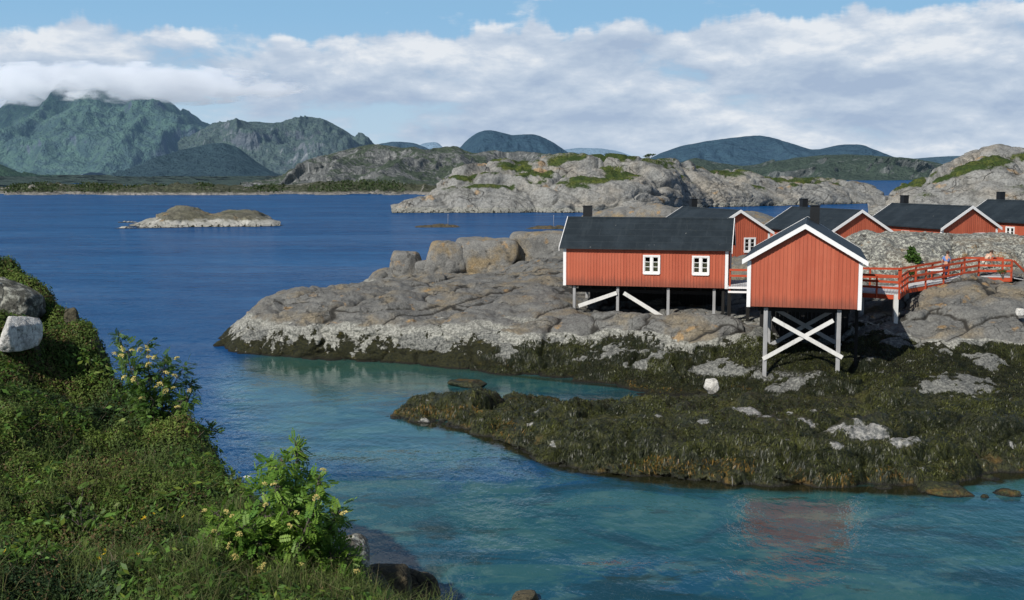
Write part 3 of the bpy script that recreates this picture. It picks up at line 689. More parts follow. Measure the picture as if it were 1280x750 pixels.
# ------------------------------------------------------------------ mountains and hills
def mountain(name, sil, Dr, Df, mat, amp, sc_, label, seed, npx=420, nr=110, ss=.9, prof=((.0, 0), (.25, .22), (.5, .47), (.75, .74)), back=1.4, jag=3.0, gully=1.0, z0=-5, tail=None):
    pxs = [s[0] for s in sil]; pys = [s[1] for s in sil]
    cols = []
    for px in np.linspace(pxs[0], pxs[-1], max(12, int((pxs[-1] - pxs[0]) / 8))):
        py = np.interp(px, pxs, pys); zc = max(at(px, py, Dr)[2], 2)
        nodes = [Zn(Df - (Dr - Df) * .05, z0)] + [Zn(Df + (Dr - Df) * a, max(zc * b, z0 * .2)) for a, b in prof] + [Zn(Dr, zc)] + ([Zn(Dr * back, z0)] if tail is None else [Zn(a, b) for a, b in tail])
        cols.append((px, nodes))
    P, U = sect(cols, npx, nr, su=2.5, sr=1.0, zw=1.0, dw=.3)
    x, y, z = P[..., 0], P[..., 1], P[..., 2]
    zc = np.maximum(P[..., 2].max(1, keepdims=True), 1)
    h = np.clip(z / zc, 0, 1)
    w = np.sin(np.pi * np.clip(h, 0, 1) * .93 + .12) ** .7
    r = ridged(x / sc_, y / (sc_ * 2.2), z / (sc_ * 3), 6, seed) - .45
    f = fbm(x / (sc_ * .5), y / (sc_ * .8), z / (sc_ * .5), 6, seed + 9)
    dz = amp * (gully * r * 1.8 + f * .8) * w
    dz = np.where(np.arange(P.shape[1])[None, :] >= 0, dz, 0)
    P[..., 2] = z + dz * (1 - .75 * sstep(.90, 1.0, h)) + amp * jag * .03 * fbm(x / (sc_ * .12), y / (sc_ * .12), 0, 4, seed + 2) * sstep(.05, .3, h)
    P[..., 1] = y - (Dr - Df) * .16 * r * w
    P[..., 0] *= P[..., 1] / y
    o = grid_obj(name, P, mat, {}, zmin=-4)
    tag(o, label, name, kind='structure')
    return o

mm = mat_mountain
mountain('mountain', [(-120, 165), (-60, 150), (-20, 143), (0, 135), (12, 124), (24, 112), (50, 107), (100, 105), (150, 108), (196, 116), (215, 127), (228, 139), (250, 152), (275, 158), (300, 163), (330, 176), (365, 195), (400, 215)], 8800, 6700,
         mm('mountain_massif', (.12, .125, .13), (.085, .165, .040), .66, (.090, .160, .262), .68, .0010, .56), 165, 900, 'massive dark mountain with its flat summit lost in the cloud', 3, 520, 150, gully=1.5)  # dark rock colour holds the shadow of the clouds
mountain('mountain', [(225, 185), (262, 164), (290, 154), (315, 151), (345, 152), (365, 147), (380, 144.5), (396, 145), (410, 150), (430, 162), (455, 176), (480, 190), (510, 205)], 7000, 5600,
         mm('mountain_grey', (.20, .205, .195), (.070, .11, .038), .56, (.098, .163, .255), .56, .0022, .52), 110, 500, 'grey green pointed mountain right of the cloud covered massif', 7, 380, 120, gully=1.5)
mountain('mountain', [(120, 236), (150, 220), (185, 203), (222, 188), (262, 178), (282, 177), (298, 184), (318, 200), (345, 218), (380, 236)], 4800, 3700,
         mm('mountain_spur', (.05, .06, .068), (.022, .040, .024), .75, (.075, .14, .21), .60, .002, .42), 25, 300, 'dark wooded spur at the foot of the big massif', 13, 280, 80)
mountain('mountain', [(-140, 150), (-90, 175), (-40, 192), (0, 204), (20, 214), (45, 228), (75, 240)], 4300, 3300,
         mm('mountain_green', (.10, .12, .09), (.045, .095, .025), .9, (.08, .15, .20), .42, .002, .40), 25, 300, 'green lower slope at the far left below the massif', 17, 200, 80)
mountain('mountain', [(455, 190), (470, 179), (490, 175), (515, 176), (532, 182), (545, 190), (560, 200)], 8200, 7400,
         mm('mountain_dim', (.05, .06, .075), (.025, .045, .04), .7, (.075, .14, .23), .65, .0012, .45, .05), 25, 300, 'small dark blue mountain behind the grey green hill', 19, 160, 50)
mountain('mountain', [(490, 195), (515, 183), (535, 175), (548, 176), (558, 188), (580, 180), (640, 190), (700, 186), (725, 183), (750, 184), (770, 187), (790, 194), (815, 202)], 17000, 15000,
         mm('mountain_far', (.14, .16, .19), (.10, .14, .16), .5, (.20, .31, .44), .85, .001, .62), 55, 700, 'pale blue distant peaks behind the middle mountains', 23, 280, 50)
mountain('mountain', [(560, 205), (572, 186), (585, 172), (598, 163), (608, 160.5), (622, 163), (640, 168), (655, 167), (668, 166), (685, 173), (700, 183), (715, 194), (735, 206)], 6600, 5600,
         mm('mountain_blue', (.045, .06, .075), (.022, .045, .040), .8, (.062, .125, .215), .62, .0012, .45, .05), 22, 260, 'dark blue flat topped mountain above the granite island', 29, 260, 80)  # cloud shadow painted in as a darker rock colour
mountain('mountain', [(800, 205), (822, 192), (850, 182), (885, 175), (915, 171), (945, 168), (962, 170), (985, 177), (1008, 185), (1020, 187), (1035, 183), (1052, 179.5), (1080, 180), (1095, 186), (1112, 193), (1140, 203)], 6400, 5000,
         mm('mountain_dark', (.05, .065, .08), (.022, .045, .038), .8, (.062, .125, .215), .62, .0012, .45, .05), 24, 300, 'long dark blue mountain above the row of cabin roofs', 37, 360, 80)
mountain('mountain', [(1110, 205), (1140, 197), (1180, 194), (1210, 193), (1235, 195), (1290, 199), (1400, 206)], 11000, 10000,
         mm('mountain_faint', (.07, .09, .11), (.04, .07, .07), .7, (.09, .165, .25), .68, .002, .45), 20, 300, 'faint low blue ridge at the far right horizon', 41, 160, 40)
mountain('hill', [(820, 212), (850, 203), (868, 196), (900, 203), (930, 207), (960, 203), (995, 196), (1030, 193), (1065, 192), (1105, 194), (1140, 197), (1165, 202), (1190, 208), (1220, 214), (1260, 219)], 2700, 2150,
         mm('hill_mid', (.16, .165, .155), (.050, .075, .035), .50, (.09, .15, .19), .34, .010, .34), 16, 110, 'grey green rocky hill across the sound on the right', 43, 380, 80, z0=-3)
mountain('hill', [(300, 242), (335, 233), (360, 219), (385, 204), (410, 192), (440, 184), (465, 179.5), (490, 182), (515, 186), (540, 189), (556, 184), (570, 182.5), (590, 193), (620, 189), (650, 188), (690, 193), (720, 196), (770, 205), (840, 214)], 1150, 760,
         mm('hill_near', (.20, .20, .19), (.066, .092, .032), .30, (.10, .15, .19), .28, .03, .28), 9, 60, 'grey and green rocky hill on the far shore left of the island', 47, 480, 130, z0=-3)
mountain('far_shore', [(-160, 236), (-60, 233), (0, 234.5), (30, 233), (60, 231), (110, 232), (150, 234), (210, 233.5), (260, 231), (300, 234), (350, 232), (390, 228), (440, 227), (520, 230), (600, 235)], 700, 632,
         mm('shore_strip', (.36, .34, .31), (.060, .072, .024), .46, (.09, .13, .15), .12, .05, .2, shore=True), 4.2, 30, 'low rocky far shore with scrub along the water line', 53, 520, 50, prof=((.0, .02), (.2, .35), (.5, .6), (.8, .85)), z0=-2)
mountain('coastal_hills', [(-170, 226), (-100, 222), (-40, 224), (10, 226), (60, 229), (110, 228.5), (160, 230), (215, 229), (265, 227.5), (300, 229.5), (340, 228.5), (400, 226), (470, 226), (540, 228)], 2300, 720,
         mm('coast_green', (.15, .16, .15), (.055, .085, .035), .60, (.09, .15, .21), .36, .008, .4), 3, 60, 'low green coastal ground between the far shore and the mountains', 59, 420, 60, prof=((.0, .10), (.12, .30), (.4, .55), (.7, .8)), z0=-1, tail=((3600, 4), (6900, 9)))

# ------------------------------------------------------------------ water
def build_water():
    D = np.concatenate([np.linspace(6, 40, 80, endpoint=False), np.linspace(40, 76, 150, endpoint=False), np.geomspace(76, 60000, 130)])
    u = np.concatenate([np.linspace(-2.2, -.5, 14, endpoint=False), np.linspace(-.5, .5, 320), np.linspace(.5, 2.2, 15)[1:]])
    X = u[:, None] * D[None]; Y = np.broadcast_to(D[None], X.shape)
    V = np.stack([X, Y, X * 0], -1)
    # how shallow: from the distance to the shore rocks and the bottom of the cove
    px = 640 + F * X / Y * .995; py = 218 + F * H / Y
    cove = sstep(76, 60, Y + .04 * (px - 600) * 0) * sstep(170, 420, px)
    wob = fbm(X * .09, Y * .16, 0, 4, 3)
    shal = cove * (.62 + .5 * wob)
    near = np.exp(-((Y - 67.5) / 5.0)**2) * sstep(270, 360, px) * sstep(860, 640, px)
    shal = np.maximum(shal, near * 1.0)
    shal = np.clip(shal - .28 * np.exp(-(((px - 640) / 170)**2 + ((py - 590) / 26)**2)), 0, 1.2)  # patch of deeper blue put in for the reflected sky
    Dl = np.interp(px, [470, 492, 580, 625, 700, 800, 900, 1000, 1100, 1190, 1240, 1290], [54, 52.5, 49.8, 47.2, 43.6, 41.8, 41.0, 40.8, 40.2, 40.3, 42, 42.4])
    foot = np.exp(-np.clip(Dl - Y, 0, 50) / (1.0 + .8 * fbm(X * .5, Y * .5, 0, 3, 12))) * sstep(470, 520, px) * np.exp(-np.clip(Y - Dl, 0, 50) / 2.2)
    D2 = np.interp(px, [280, 335, 430, 530, 600, 680, 760, 850], [72.5, 71.4, 69.8, 67.6, 65.2, 62.8, 60.8, 58.8])
    foot = np.maximum(foot, np.exp(-np.clip(D2 - Y, 0, 50) / .8) * sstep(284, 330, px) * sstep(930, 800, px) * np.exp(-np.clip(Y - D2, 0, 50) / 1.5) * .9)
    Q = grid_faces(*X.shape)
    o = link(bpy.data.objects.new('water', raw_mesh('water', V.reshape(-1, 3), Q, water_mat(), {'shal': shal, 'near': near, 'foot': foot})))
    tag(o, 'blue sea turning turquoise in the sheltered cove', 'water', kind='structure')

def water_mat():
    n = NT('sea_water'); P = n.pos()
    s = n.attr('shal'); nr = n.attr('near')
    w = n.noise(P, .22, 5, .6); w2 = n.noise(n.map(P, (.5, 1.0, 1)), .55, 6, .65, .6)
    c = n.mix(n.rng(s, .05, .8), (.0045, .050, .160), (.0125, .076, .088))
    pt = n.noise(n.map(P, (.6, 1.0, 1)), .30, 7, .62, .8); pt2 = n.noise(n.map(P, (.7, 1.0, 1)), .85, 6, .65, .5)
    sv = n.rng(s, .15, .5)
    c = n.mix(n.math('MULTIPLY', n.rng(pt, .50, .57), n.math('MULTIPLY', sv, .70)), c, (.034, .112, .106))
    c = n.mix(n.math('MULTIPLY', n.rng(pt2, .53, .62), n.math('MULTIPLY', sv, .50)), c, (.070, .150, .135))
    c = n.mix(n.math('MULTIPLY', n.rng(pt, .47, .40), n.math('MULTIPLY', sv, .80)), c, (.009, .042, .054))
    c = n.mix(n.math('MULTIPLY', n.rng(w2, .43, .34), n.math('MULTIPLY', sv, .75)), c, (.018, .036, .026))
    ft = n.math('ADD', n.attr('foot'), n.math('MULTIPLY', n.math('SUBTRACT', pt2, .5), .9))
    c = n.mix(n.rng(ft, .38, .75), c, (.014, .015, .007))
    c = n.mix(n.math('MULTIPLY', nr, .8), c, (.030, .088, .062))
    Pn = n.map(P, (1.0, .6, 1.0), (0, 0, R(24)))
    h1 = n.noise(Pn, 2.8, 3, .6); h2 = n.noise(Pn, .62, 4, .55); h3 = n.noise(n.map(P, (.35, 1, 1)), .045, 5, .6)
    calm = n.math('MULTIPLY_ADD', n.rng(n.noise(n.map(P, (.5, 1.4, 1)), .03, 5, .6), .35, .65), .75, .35)
    open_ = n.math('SUBTRACT', 1.0, n.math('MULTIPLY', n.rng(s, .1, .7), .87))
    h = n.math('ADD', n.math('MULTIPLY', h1, n.math('MULTIPLY_ADD', open_, .08, .018)), n.math('MULTIPLY', n.math('MULTIPLY', h2, .36), open_))
    h = n.math('MULTIPLY', h, calm)
    nm = n.bump(h, .85, 1.0)
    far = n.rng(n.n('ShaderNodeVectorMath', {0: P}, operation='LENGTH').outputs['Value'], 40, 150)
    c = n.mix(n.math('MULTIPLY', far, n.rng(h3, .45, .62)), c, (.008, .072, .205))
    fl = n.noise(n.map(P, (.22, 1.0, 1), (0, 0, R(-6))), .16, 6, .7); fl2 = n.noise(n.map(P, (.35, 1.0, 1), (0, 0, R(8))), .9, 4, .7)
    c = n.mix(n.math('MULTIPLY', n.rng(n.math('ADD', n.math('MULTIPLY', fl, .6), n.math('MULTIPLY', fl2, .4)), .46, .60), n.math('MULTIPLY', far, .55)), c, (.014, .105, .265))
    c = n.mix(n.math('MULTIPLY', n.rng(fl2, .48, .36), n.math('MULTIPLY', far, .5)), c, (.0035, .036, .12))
    body = n.n('ShaderNodeBsdfDiffuse', {'Color': c})
    gl = n.n('ShaderNodeBsdfGlossy', {'Color': (1, 1, 1, 1), 'Roughness': .07, 'Normal': nm})
    fr = n.n('ShaderNodeFresnel', {'IOR': 1.333, 'Normal': nm}).outputs[0]
    # a rough sea never mirrors as strongly as flat water does at a low angle
    fac = n.math('MINIMUM', fr, n.math('MULTIPLY_ADD', n.rng(s, .0, .5), .26, .17))
    mx = n.n('ShaderNodeMixShader', {0: fac}); n.t.links.new(body.outputs[0], mx.inputs[1]); n.t.links.new(gl.outputs[0], mx.inputs[2])
    return n.out(mx.outputs[0])
build_water()

# ------------------------------------------------------------------ loose rocks
def boulder(name, base, size, mat, label, seed, rz=0.0, tilt=0.0, sub=5, pw=9, npl=11, rough=.06, sink=.12, group=None, cat='rock', planes=None):
    bm = bmesh.new(); bmesh.ops.create_icosphere(bm, subdivisions=sub, radius=1.0)
    V = np.array([v.co[:] for v in bm.verts]); Fc = np.array([[v.index for v in f.verts] for f in bm.faces]); bm.free()
    d = V / np.linalg.norm(V, axis=1, keepdims=True)
    rg = np.random.default_rng(seed)
    n = rg.normal(size=(npl, 3)); n /= np.linalg.norm(n, axis=1, keepdims=True)
    n = np.vstack([n, [(0, 0, -1), (0, 0, 1), (1, 0, .2), (-1, 0, .2), (0, 1, .2), (0, -1, .2)]]) if planes is None else np.array(planes, float)
    n /= np.linalg.norm(n, axis=1, keepdims=True)
    h = rg.uniform(.72, 1.02, len(n))
    q = np.clip(d @ n.T / h, 0, None) ** pw
    r = 1 / (q.sum(1) ** (1 / pw) + 1e-6); r = np.clip(r, 0, 1.35)
    S = np.array(size) / 2
    P = d * r[:, None] * S
    m = max(size)
    f = fbm(P[:, 0] / m * 2.5 + seed, P[:, 1] / m * 2.5, P[:, 2] / m * 2.5, 5, seed)
    f1, f2, cid = voro(P[:, 0] / m * 2.2 + seed, P[:, 1] / m * 2.2, P[:, 2] / m * 2.2, seed)
    cr = np.exp(-(f2 - f1) * 22)
    P = P + d * (rough * m * f - .025 * m * cr)[:, None]
    P[:, 2] -= P[:, 2].min() + sink * size[2]
    me = raw_mesh(name, P, Fc, mat, {'crack': cr * .8, 'tide': P[:, 2] * 0 + 5, 'veg': P[:, 2] * 0 - 1, 'bare': P[:, 2] * 0 - .05})
    o = link(bpy.data.objects.new(name, me)); o.location = base; o.rotation_euler = (0, tilt, rz)
    tag(o, label, cat, group)
    return o

G = 'boulders on the crest of the shore'
def bl(px, py, D, wpx, hpx, dep, mat, label, seed, **k):
    b = at(px, py, D); s = F / D
    return boulder('boulder', b, (wpx / s * 1.32, dep * 1.25, hpx / s * 1.42), mat, label, seed, cat='boulder', npl=4, **k)
bl(507, 350, 101, 36, 34, 2.2, M['boulder'], 'brown squarish boulder at the left end of the crest, dropping to the sea', 3, group=G)
bl(532, 350, 99, 24, 22, 1.6, M['boulder'], 'small brown block wedged between the left boulder and the big ones', 8, group=G)
bl(557, 350, 100.5, 44, 46, 3.4, M['boulder'], 'tall tan faced boulder left of the biggest grey block', 14, group=G, pw=12)
bl(604, 346, 101, 74, 48, 4.2, M['boulder'], 'biggest grey block of the crest, flat topped with a tan stained face', 21, group=G, pw=14)
bl(672, 344, 102, 72, 48, 4.2, M['boulder'], 'grey block with a vertical crack just left of the first cabin', 27, group=G, pw=13)
bl(622, 350, 98.5, 22, 18, 1.6, M['boulder'], 'low rounded rock at the foot of the biggest grey block', 33, group=G)
bl(585, 390, 77.5, 26, 17, 1.4, M['boulder'], 'dark undercut boulder lying in the middle of the smooth slab', 39)

# white rocks in the weed, weed-covered rocks in the water
def small(px, py, D, wpx, hpx, mat, label, seed, cat='rock', dep=None, **k):
    b = at(px, py, D); s = F / D
    return boulder('rock', b, (wpx / s, dep or wpx / s * .9, hpx / s * 1.2), mat, label, seed, cat=cat, **k)
small(890, 488, 56.2, 20, 17, M['white_rock'], 'chalk white stone sitting on the weed below the gap between cabins', 5, sub=5, pw=22, npl=9, rough=.13, sink=.25)
small(1274, 393, 62.4, 12, 10, M['white_rock'], 'small white stone on tan rock at the right edge', 6, sub=4)
small(553, 577, 46.5, 54, 17, M['weed'], 'low weed covered rock awash left of the skerry', 7, dep=1.8, rough=.08, sink=.35)
small(518, 569, 47.3, 50, 11, M['weed'], 'flat olive rock awash, nearly touching its darker neighbour', 9, dep=1.5, rough=.08, sink=.4)
small(585, 481, 61.2, 56, 8, M['weed'], 'flat brown rock awash between the skerry and the shore', 12, dep=2.4, rough=.08, sink=.4)
small(1258, 622, 39.9, 44, 18, M['weed'], 'round weed covered rock in the water at the right edge', 15, dep=1.2, rough=.08, sink=.3)
small(1231, 627, 39.4, 16, 13, M['weed'], 'small weed covered rock beside the round one at the right edge', 18, sink=.3)
small(655, 749, 29.6, 40, 14, M['wet_rock'], 'dark rock tip breaking the turquoise water at the bottom edge', 20, sink=.3)
small(1178, 616, 40.2, 70, 16, M['weed'], 'weed draped ledge at the right foot of the skerry', 22, dep=1.6, rough=.09, sink=.3)
small(612, 618, 41.0, 46, 8, M['weed'], 'olive rock just under the surface below the skerry flank', 24, dep=1.2, sink=.62)
small(782, 612, 41.4, 40, 7, M['weed'], 'pale olive rock almost submerged at the foot of the skerry', 26, dep=1.1, sink=.6)

# ------------------------------------------------------------------ cabins
HL, HW, HH, RISE = 10.3, 5.6, 2.42, 1.66
EXT = .24                                                            # roof overhang at the gables
def plank_wall(mb, p0, p1, top, holes, out, z0=0.0):
    """vertical boards along p0->p1; top(s) gives the height; holes = [(s0, s1, z0, z1)]; out = outward normal"""
    p0, p1, out = Vector(p0), Vector(p1), Vector(out); d = p1 - p0; Ln = d.length; d /= Ln
    w = .19; n = int(round(Ln / w)); w = Ln / n
    def pl(s0, s1, za0, za1, zb0, zb1, off, th):
        # quad prism: bottom za0(at s0) zb0(at s1), top za1, zb1
        vs = []
        for o in (off - th, off):
            for s, z in ((s0, za0), (s1, zb0), (s1, zb1), (s0, za1)): vs.append(p0 + d * s + out * o + Vector((0, 0, z)))
        mb.add(vs, [(3, 2, 1, 0), (4, 5, 6, 7), (0, 1, 5, 4), (1, 2, 6, 5), (2, 3, 7, 6), (3, 0, 4, 7)])
    cuts = sorted(set([0, Ln, Ln / 2] + [i * w for i in range(n + 1)] + [i * w - .024 for i in range(1, n)] + [i * w + .024 for i in range(1, n)] + [h[0] for h in holes] + [h[1] for h in holes]))
    for a, b in zip(cuts[:-1], cuts[1:]):
        if b - a < .002: continue
        mid = (a + b) / 2
        k = round(mid / w); bat = abs(mid - k * w) < .0245
        off = .022 if bat else 0.0
        segs = [(z0, None)]
        hs = [h for h in holes if h[0] - 1e-4 <= mid <= h[1] + 1e-4]
        if hs:
            h = hs[0]; segs = [(z0, h[2]), (h[3], None)]
        for s0, s1 in segs:
            ta, tb = (top(a), top(b)) if s1 is None else (s1, s1)
            pl(a, b, s0, ta, s0, tb, off, .05 + off)

def window(root, org, du, out, w, h, curtain=True):
    """org = lower centre of the opening, du = along the wall, out = outward"""
    org, du, out = Vector(org), Vector(du).normalized(), Vector(out).normalized(); up = Vector((0, 0, 1))
    def bx(mb, u0, u1, v0, v1, o0, o1):
        vs = [org + du * u + up * v + out * o for o in (o0, o1) for u, v in ((u0, v0), (u1, v0), (u1, v1), (u0, v1))]
        mb.add(vs, [(3, 2, 1, 0), (4, 5, 6, 7), (0, 1, 5, 4), (1, 2, 6, 5), (2, 3, 7, 6), (3, 0, 4, 7)])
    t = .105
    f = MB()
    bx(f, -w / 2 - .09, w / 2 + .09, -.10, .012, -.03, .052); bx(f, -w / 2 - .09, w / 2 + .09, h - .012, h + .10, -.03, .050)
    bx(f, -w / 2 - .09, -w / 2 + .012, .012, h - .012, -.03, .046); bx(f, w / 2 - .012, w / 2 + .09, .012, h - .012, -.03, .046)
    wo = f.build('window', M['white'], root)
    s = MB()
    bx(s, -.065, .065, .012, h - .012, -.02, .034)
    for k in (-1, 1):
        a, b = (.065, w / 2 - .012) if k > 0 else (-w / 2 + .012, -.065)
        bx(s, a, a + .04, .012, h - .012, -.018, .018); bx(s, b - .04, b, .012, h - .012, -.018, .018)
        bx(s, a + .04, b - .04, .012, .055, -.018, .018); bx(s, a + .04, b - .04, h - .055, h - .012, -.018, .018)
        for q in (1, 2):
            zc = .03 + (h - .06) * q / 3; bx(s, a + .04, b - .04, zc - .017, zc + .017, -.016, .016)
    s.build('sash', M['white'], wo)
    g = MB(); g.add([org + du * u + up * v - out * .006 for u, v in ((-w / 2 + .02, .02), (w / 2 - .02, .02), (w / 2 - .02, h - .02), (-w / 2 + .02, h - .02))], [(0, 1, 2, 3)]); g.build('pane', M['glass'], wo)
    b = MB(); bx(b, -w / 2 - .05, w / 2 + .05, -.145, -.103, -.03, .085); b.build('sill', M['white'], wo)
    if curtain:
        c = MB(); nseg = 24
        for k in range(nseg):
            u0 = -w / 2 + w * k / nseg; u1 = u0 + w / nseg
            o0, o1 = -.040 + .012 * math.sin(k * 1.7), -.040 + .012 * math.sin((k + 1) * 1.7)
            zt = h * (.72 + .05 * math.cos(k * .52))
            c.add([org + du * u0 + out * o0 + up * .0, org + du * u1 + out * o1, org + du * u1 + out * o1 + up * zt, org + du * u0 + out * o0 + up * zt], [(0, 1, 2, 3)])
        c.build('curtain', M['curtain'], wo)
    return wo

def cabin(loc, rz, label, side_windows=(), gable_windows=(), gdoor=False):
    root = empty('cabin', loc, rz); tag(root, label, 'cabin', 'red cabins along the shore')
    L2, W2 = HL / 2, HW / 2
    w = MB()
    lin = lambda s: HH
    gab = lambda s: HH + RISE * (1 - abs(s - W2) / W2)
    ww, wh, wz = .90, .98, .92
    plank_wall(w, (-L2, -W2, 0), (L2, -W2, 0), lin, [(L2 + sx - ww / 2, L2 + sx + ww / 2, wz, wz + wh) for sx in side_windows], (0, -1, 0))
    plank_wall(w, (L2, W2, 0), (-L2, W2, 0), lin, [], (0, 1, 0))
    plank_wall(w, (L2, -W2, 0), (L2, W2, 0), gab, [(W2 + sy - ww / 2, W2 + sy + ww / 2, wz, wz + wh) for sy in gable_windows], (1, 0, 0))
    plank_wall(w, (-L2, W2, 0), (-L2, -W2, 0), gab, [], (-1, 0, 0))
    w.build('wall', M['red'], root)
    fl = MB(); fl.box(-L2 + .06, L2 - .06, -W2 + .06, W2 - .06, -.05, .02)
    for k in range(9):
        xx = -L2 + .5 + k * (HL - 1) / 8; fl.box(xx - .06, xx + .06, -W2 + .5, W2 - .5, -.27, -.052)
    for yy in (-W2 + .75, 0, W2 - .75): fl.box(-L2 + .5, L2 - .5, yy - .09, yy + .09, -.50, -.272)
    fl.build('floor_frame', M['dark_wood'], root)
    # roof: two slabs meeting at the ridge
    ov = .27; sl = RISE / W2; th = .10
    r = MB()
    for s in (-1, 1):
        yo = s * (W2 + ov); zo = HH - ov * sl + .07; zr = HH + RISE + .07
        X0, X1 = -L2 - EXT, L2 + EXT
        vs = [(X0, 0, zr), (X1, 0, zr), (X1, yo, zo), (X0, yo, zo), (X0, 0, zr + th), (X1, 0, zr + th), (X1, yo, zo + th), (X0, yo, zo + th)]
        if s < 0: r.add(vs, [(0, 1, 2, 3), (7, 6, 5, 4), (1, 5, 6, 2), (3, 7, 4, 0), (2, 6, 7, 3)])
        else: r.add(vs, [(3, 2, 1, 0), (4, 5, 6, 7), (2, 6, 5, 1), (0, 4, 7, 3), (3, 7, 6, 2)])
    ro = r.build('roof', M['roof'], root)
    rc = MB(); zr = HH + RISE + .07 + th
    for s in (-1, 1): rc.add([(-L2 - EXT, 0, zr + .02), (L2 + EXT, 0, zr + .02), (L2 + EXT, s * .16, zr + .02 - .16 * sl), (-L2 - EXT, s * .16, zr + .02 - .16 * sl)], [(0, 1, 2, 3)])
    rc.build('ridge_cap', M['roof'], ro)
    # chimney: clad stack with a cap
    c = MB(); cx, cy = -L2 + 1.0, .42
    c.box(cx - .27, cx + .27, cy - .27, cy + .27, HH + RISE - .5, HH + RISE + .84); ch = c.build('chimney', M['chimney'], ro)
    c = MB(); c.box(cx - .31, cx + .31, cy - .31, cy + .31, HH + RISE + .842, HH + RISE + .90); c.build('chimney_cap', M['chimney'], ro)
    # barge boards
    for s in (-1, 1):
        for g in (-1, 1):
            b = MB(); xo = g * (L2 + EXT + .022)
            yo = s * (W2 + ov + .02); zo = HH - ov * sl + .06; zr = HH + RISE + .075
            hb = .125
            vs = []
            for xx in (xo - .02, xo + .02):
                vs += [(xx, 0, zr + hb), (xx, yo, zo + hb - .02 * sl), (xx, yo, zo - hb - .02 * sl), (xx, 0, zr - hb)]
            b.add(vs, [(0, 1, 2, 3), (7, 6, 5, 4), (0, 4, 5, 1), (1, 5, 6, 2), (2, 6, 7, 3), (3, 7, 4, 0)])
            b.build('barge_board', M['white'], root)
    for s in (-1, 1):
        for g in (-1, 1):
            b = MB(); q = .19; o = .034
            x0, x1 = sorted((g * (L2 + o), g * (L2 + o - q))); y0, y1 = sorted((s * (W2 + o), s * (W2 + o - q)))
            xa, xb = sorted((g * (L2 + o), g * (L2 + .002))); ya, yb = sorted((s * (W2 + .002), s * (W2 + o)))
            b.box(xa, xb, y0, y1, -.03, HH - .07); 
            xc0, xc1 = sorted((g * (L2 + o - q), g * (L2 + .0005)))
            b.box(xc0, xc1, ya, yb, -.03, HH - .07)
            b.build('corner_board', M['white'], root)
    for sx in side_windows: window(root, (sx, -W2, wz), (1, 0, 0), (0, -1, 0), ww, wh)
    for sy in gable_windows: window(root, (L2, sy, wz), (0, 1, 0), (1, 0, 0), ww, wh, curtain=False)
    return root

def house_world(root, p):
    a = root.rotation_euler.z; c, s = math.cos(a), math.sin(a)
    return (root.location.x + p[0] * c - p[1] * s, root.location.y + p[0] * s + p[1] * c)

def post(root, x, y, ztop, r=.09, mat='grey_wood', extra=.25):
    wx, wy = house_world(root, (x, y)); zb = shore_z(wx, wy) - root.location.z - extra
    b = MB(); b.box(x - r, x + r, y - r, y + r, min(zb, ztop - .2), ztop); return b.build('post', M[mat], root, bevel=.012), zb

# first cabin, long side to the water
FZ = 4.65
c0 = at(909, 360.5, 70.2); a = R(-13)
dx, dy = Vector((math.cos(a), math.sin(a), 0)), Vector((-math.sin(a), math.cos(a), 0))
ctr = Vector((c0[0], c0[1], 0)) - dx * HL / 2 + dy * HW / 2
cab1 = cabin((ctr.x, ctr.y, c0[2]), a, 'nearest long red cabin on stilts with two white windows in its side wall', (.45, 3.5), (.9,))
for x_, m_ in ((-4.5, 'grey_wood'), (-1.7, 'grey_wood'), (1.5, 'grey_wood'), (4.35, 'grey_wood'), (4.9, 'dark_wood')):
    post(cab1, x_, -HW / 2 + .3, -.055, mat=m_)
for x_ in (-4.5, -1.7, 1.5, 4.6): post(cab1, x_, HW / 2 - .3, -.055)
for (xa, xb, za, zb) in ((-1.75, -4.2, -.45, -1.35), (-1.3, 1.15, -.45, -1.9)):
    b = MB(); b.bar((xa, -HW / 2 + .14, za), (xb, -HW / 2 + .14, zb), .06, .24); b.build('brace', M['white_wood'], cab1)

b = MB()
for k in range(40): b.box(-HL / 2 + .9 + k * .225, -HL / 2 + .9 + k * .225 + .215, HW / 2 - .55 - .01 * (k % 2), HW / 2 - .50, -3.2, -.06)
b.build('underfloor_shade_boards', M['dark_wood'], cab1)  # added boards, their near-black stands in for the shade under the floor

# front cabin, gable to the camera
fc = at(1004, 384.5, 57.5); a2 = math.atan2(-math.cos(R(15)), -math.sin(R(15)))
ax = Vector((math.cos(a2), math.sin(a2), 0))
ctr = Vector((fc[0], fc[1], 0)) - ax * HL / 2
cab2 = cabin((ctr.x, ctr.y, FZ), a2, 'red cabin on tall stilts with its plain windowless gable towards the water')
LG = HL / 2
for (x_, y_) in ((LG - .35, -1.86), (LG - .35, 1.78), (LG - 4.6, -1.86), (LG - 4.6, 1.78), (-LG + .6, -1.86), (-LG + .6, 1.78)):
    post(cab2, x_, y_, -.055, r=.105, mat='grey_wood')
post(cab2, LG - 2.2, HW / 2 - .1, -.02, r=.08, mat='dark_wood')
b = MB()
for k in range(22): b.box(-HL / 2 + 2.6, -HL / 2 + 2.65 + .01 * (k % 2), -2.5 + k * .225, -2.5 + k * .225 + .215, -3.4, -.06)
b.build('underfloor_shade_boards', M['dark_wood'], cab2)  # same added dark screen, making the space behind the stilts look shaded
zl = -2.75
for xo in (LG - .22, LG - 4.47):
    for (ya, yb, m_, o) in ((-1.95, 1.5, 'white_wood', .0), (2.0, -1.5, 'white_wood', .075)):
        b = MB(); b.bar((xo + o, ya, zl + (.25 if ya > 0 else 0)), (xo + o, yb, -.62), .205, .06, up=(1, 0, 0)); 
        bo = b.build('brace', M[m_ if xo > 3 else 'grey_wood'], cab2)

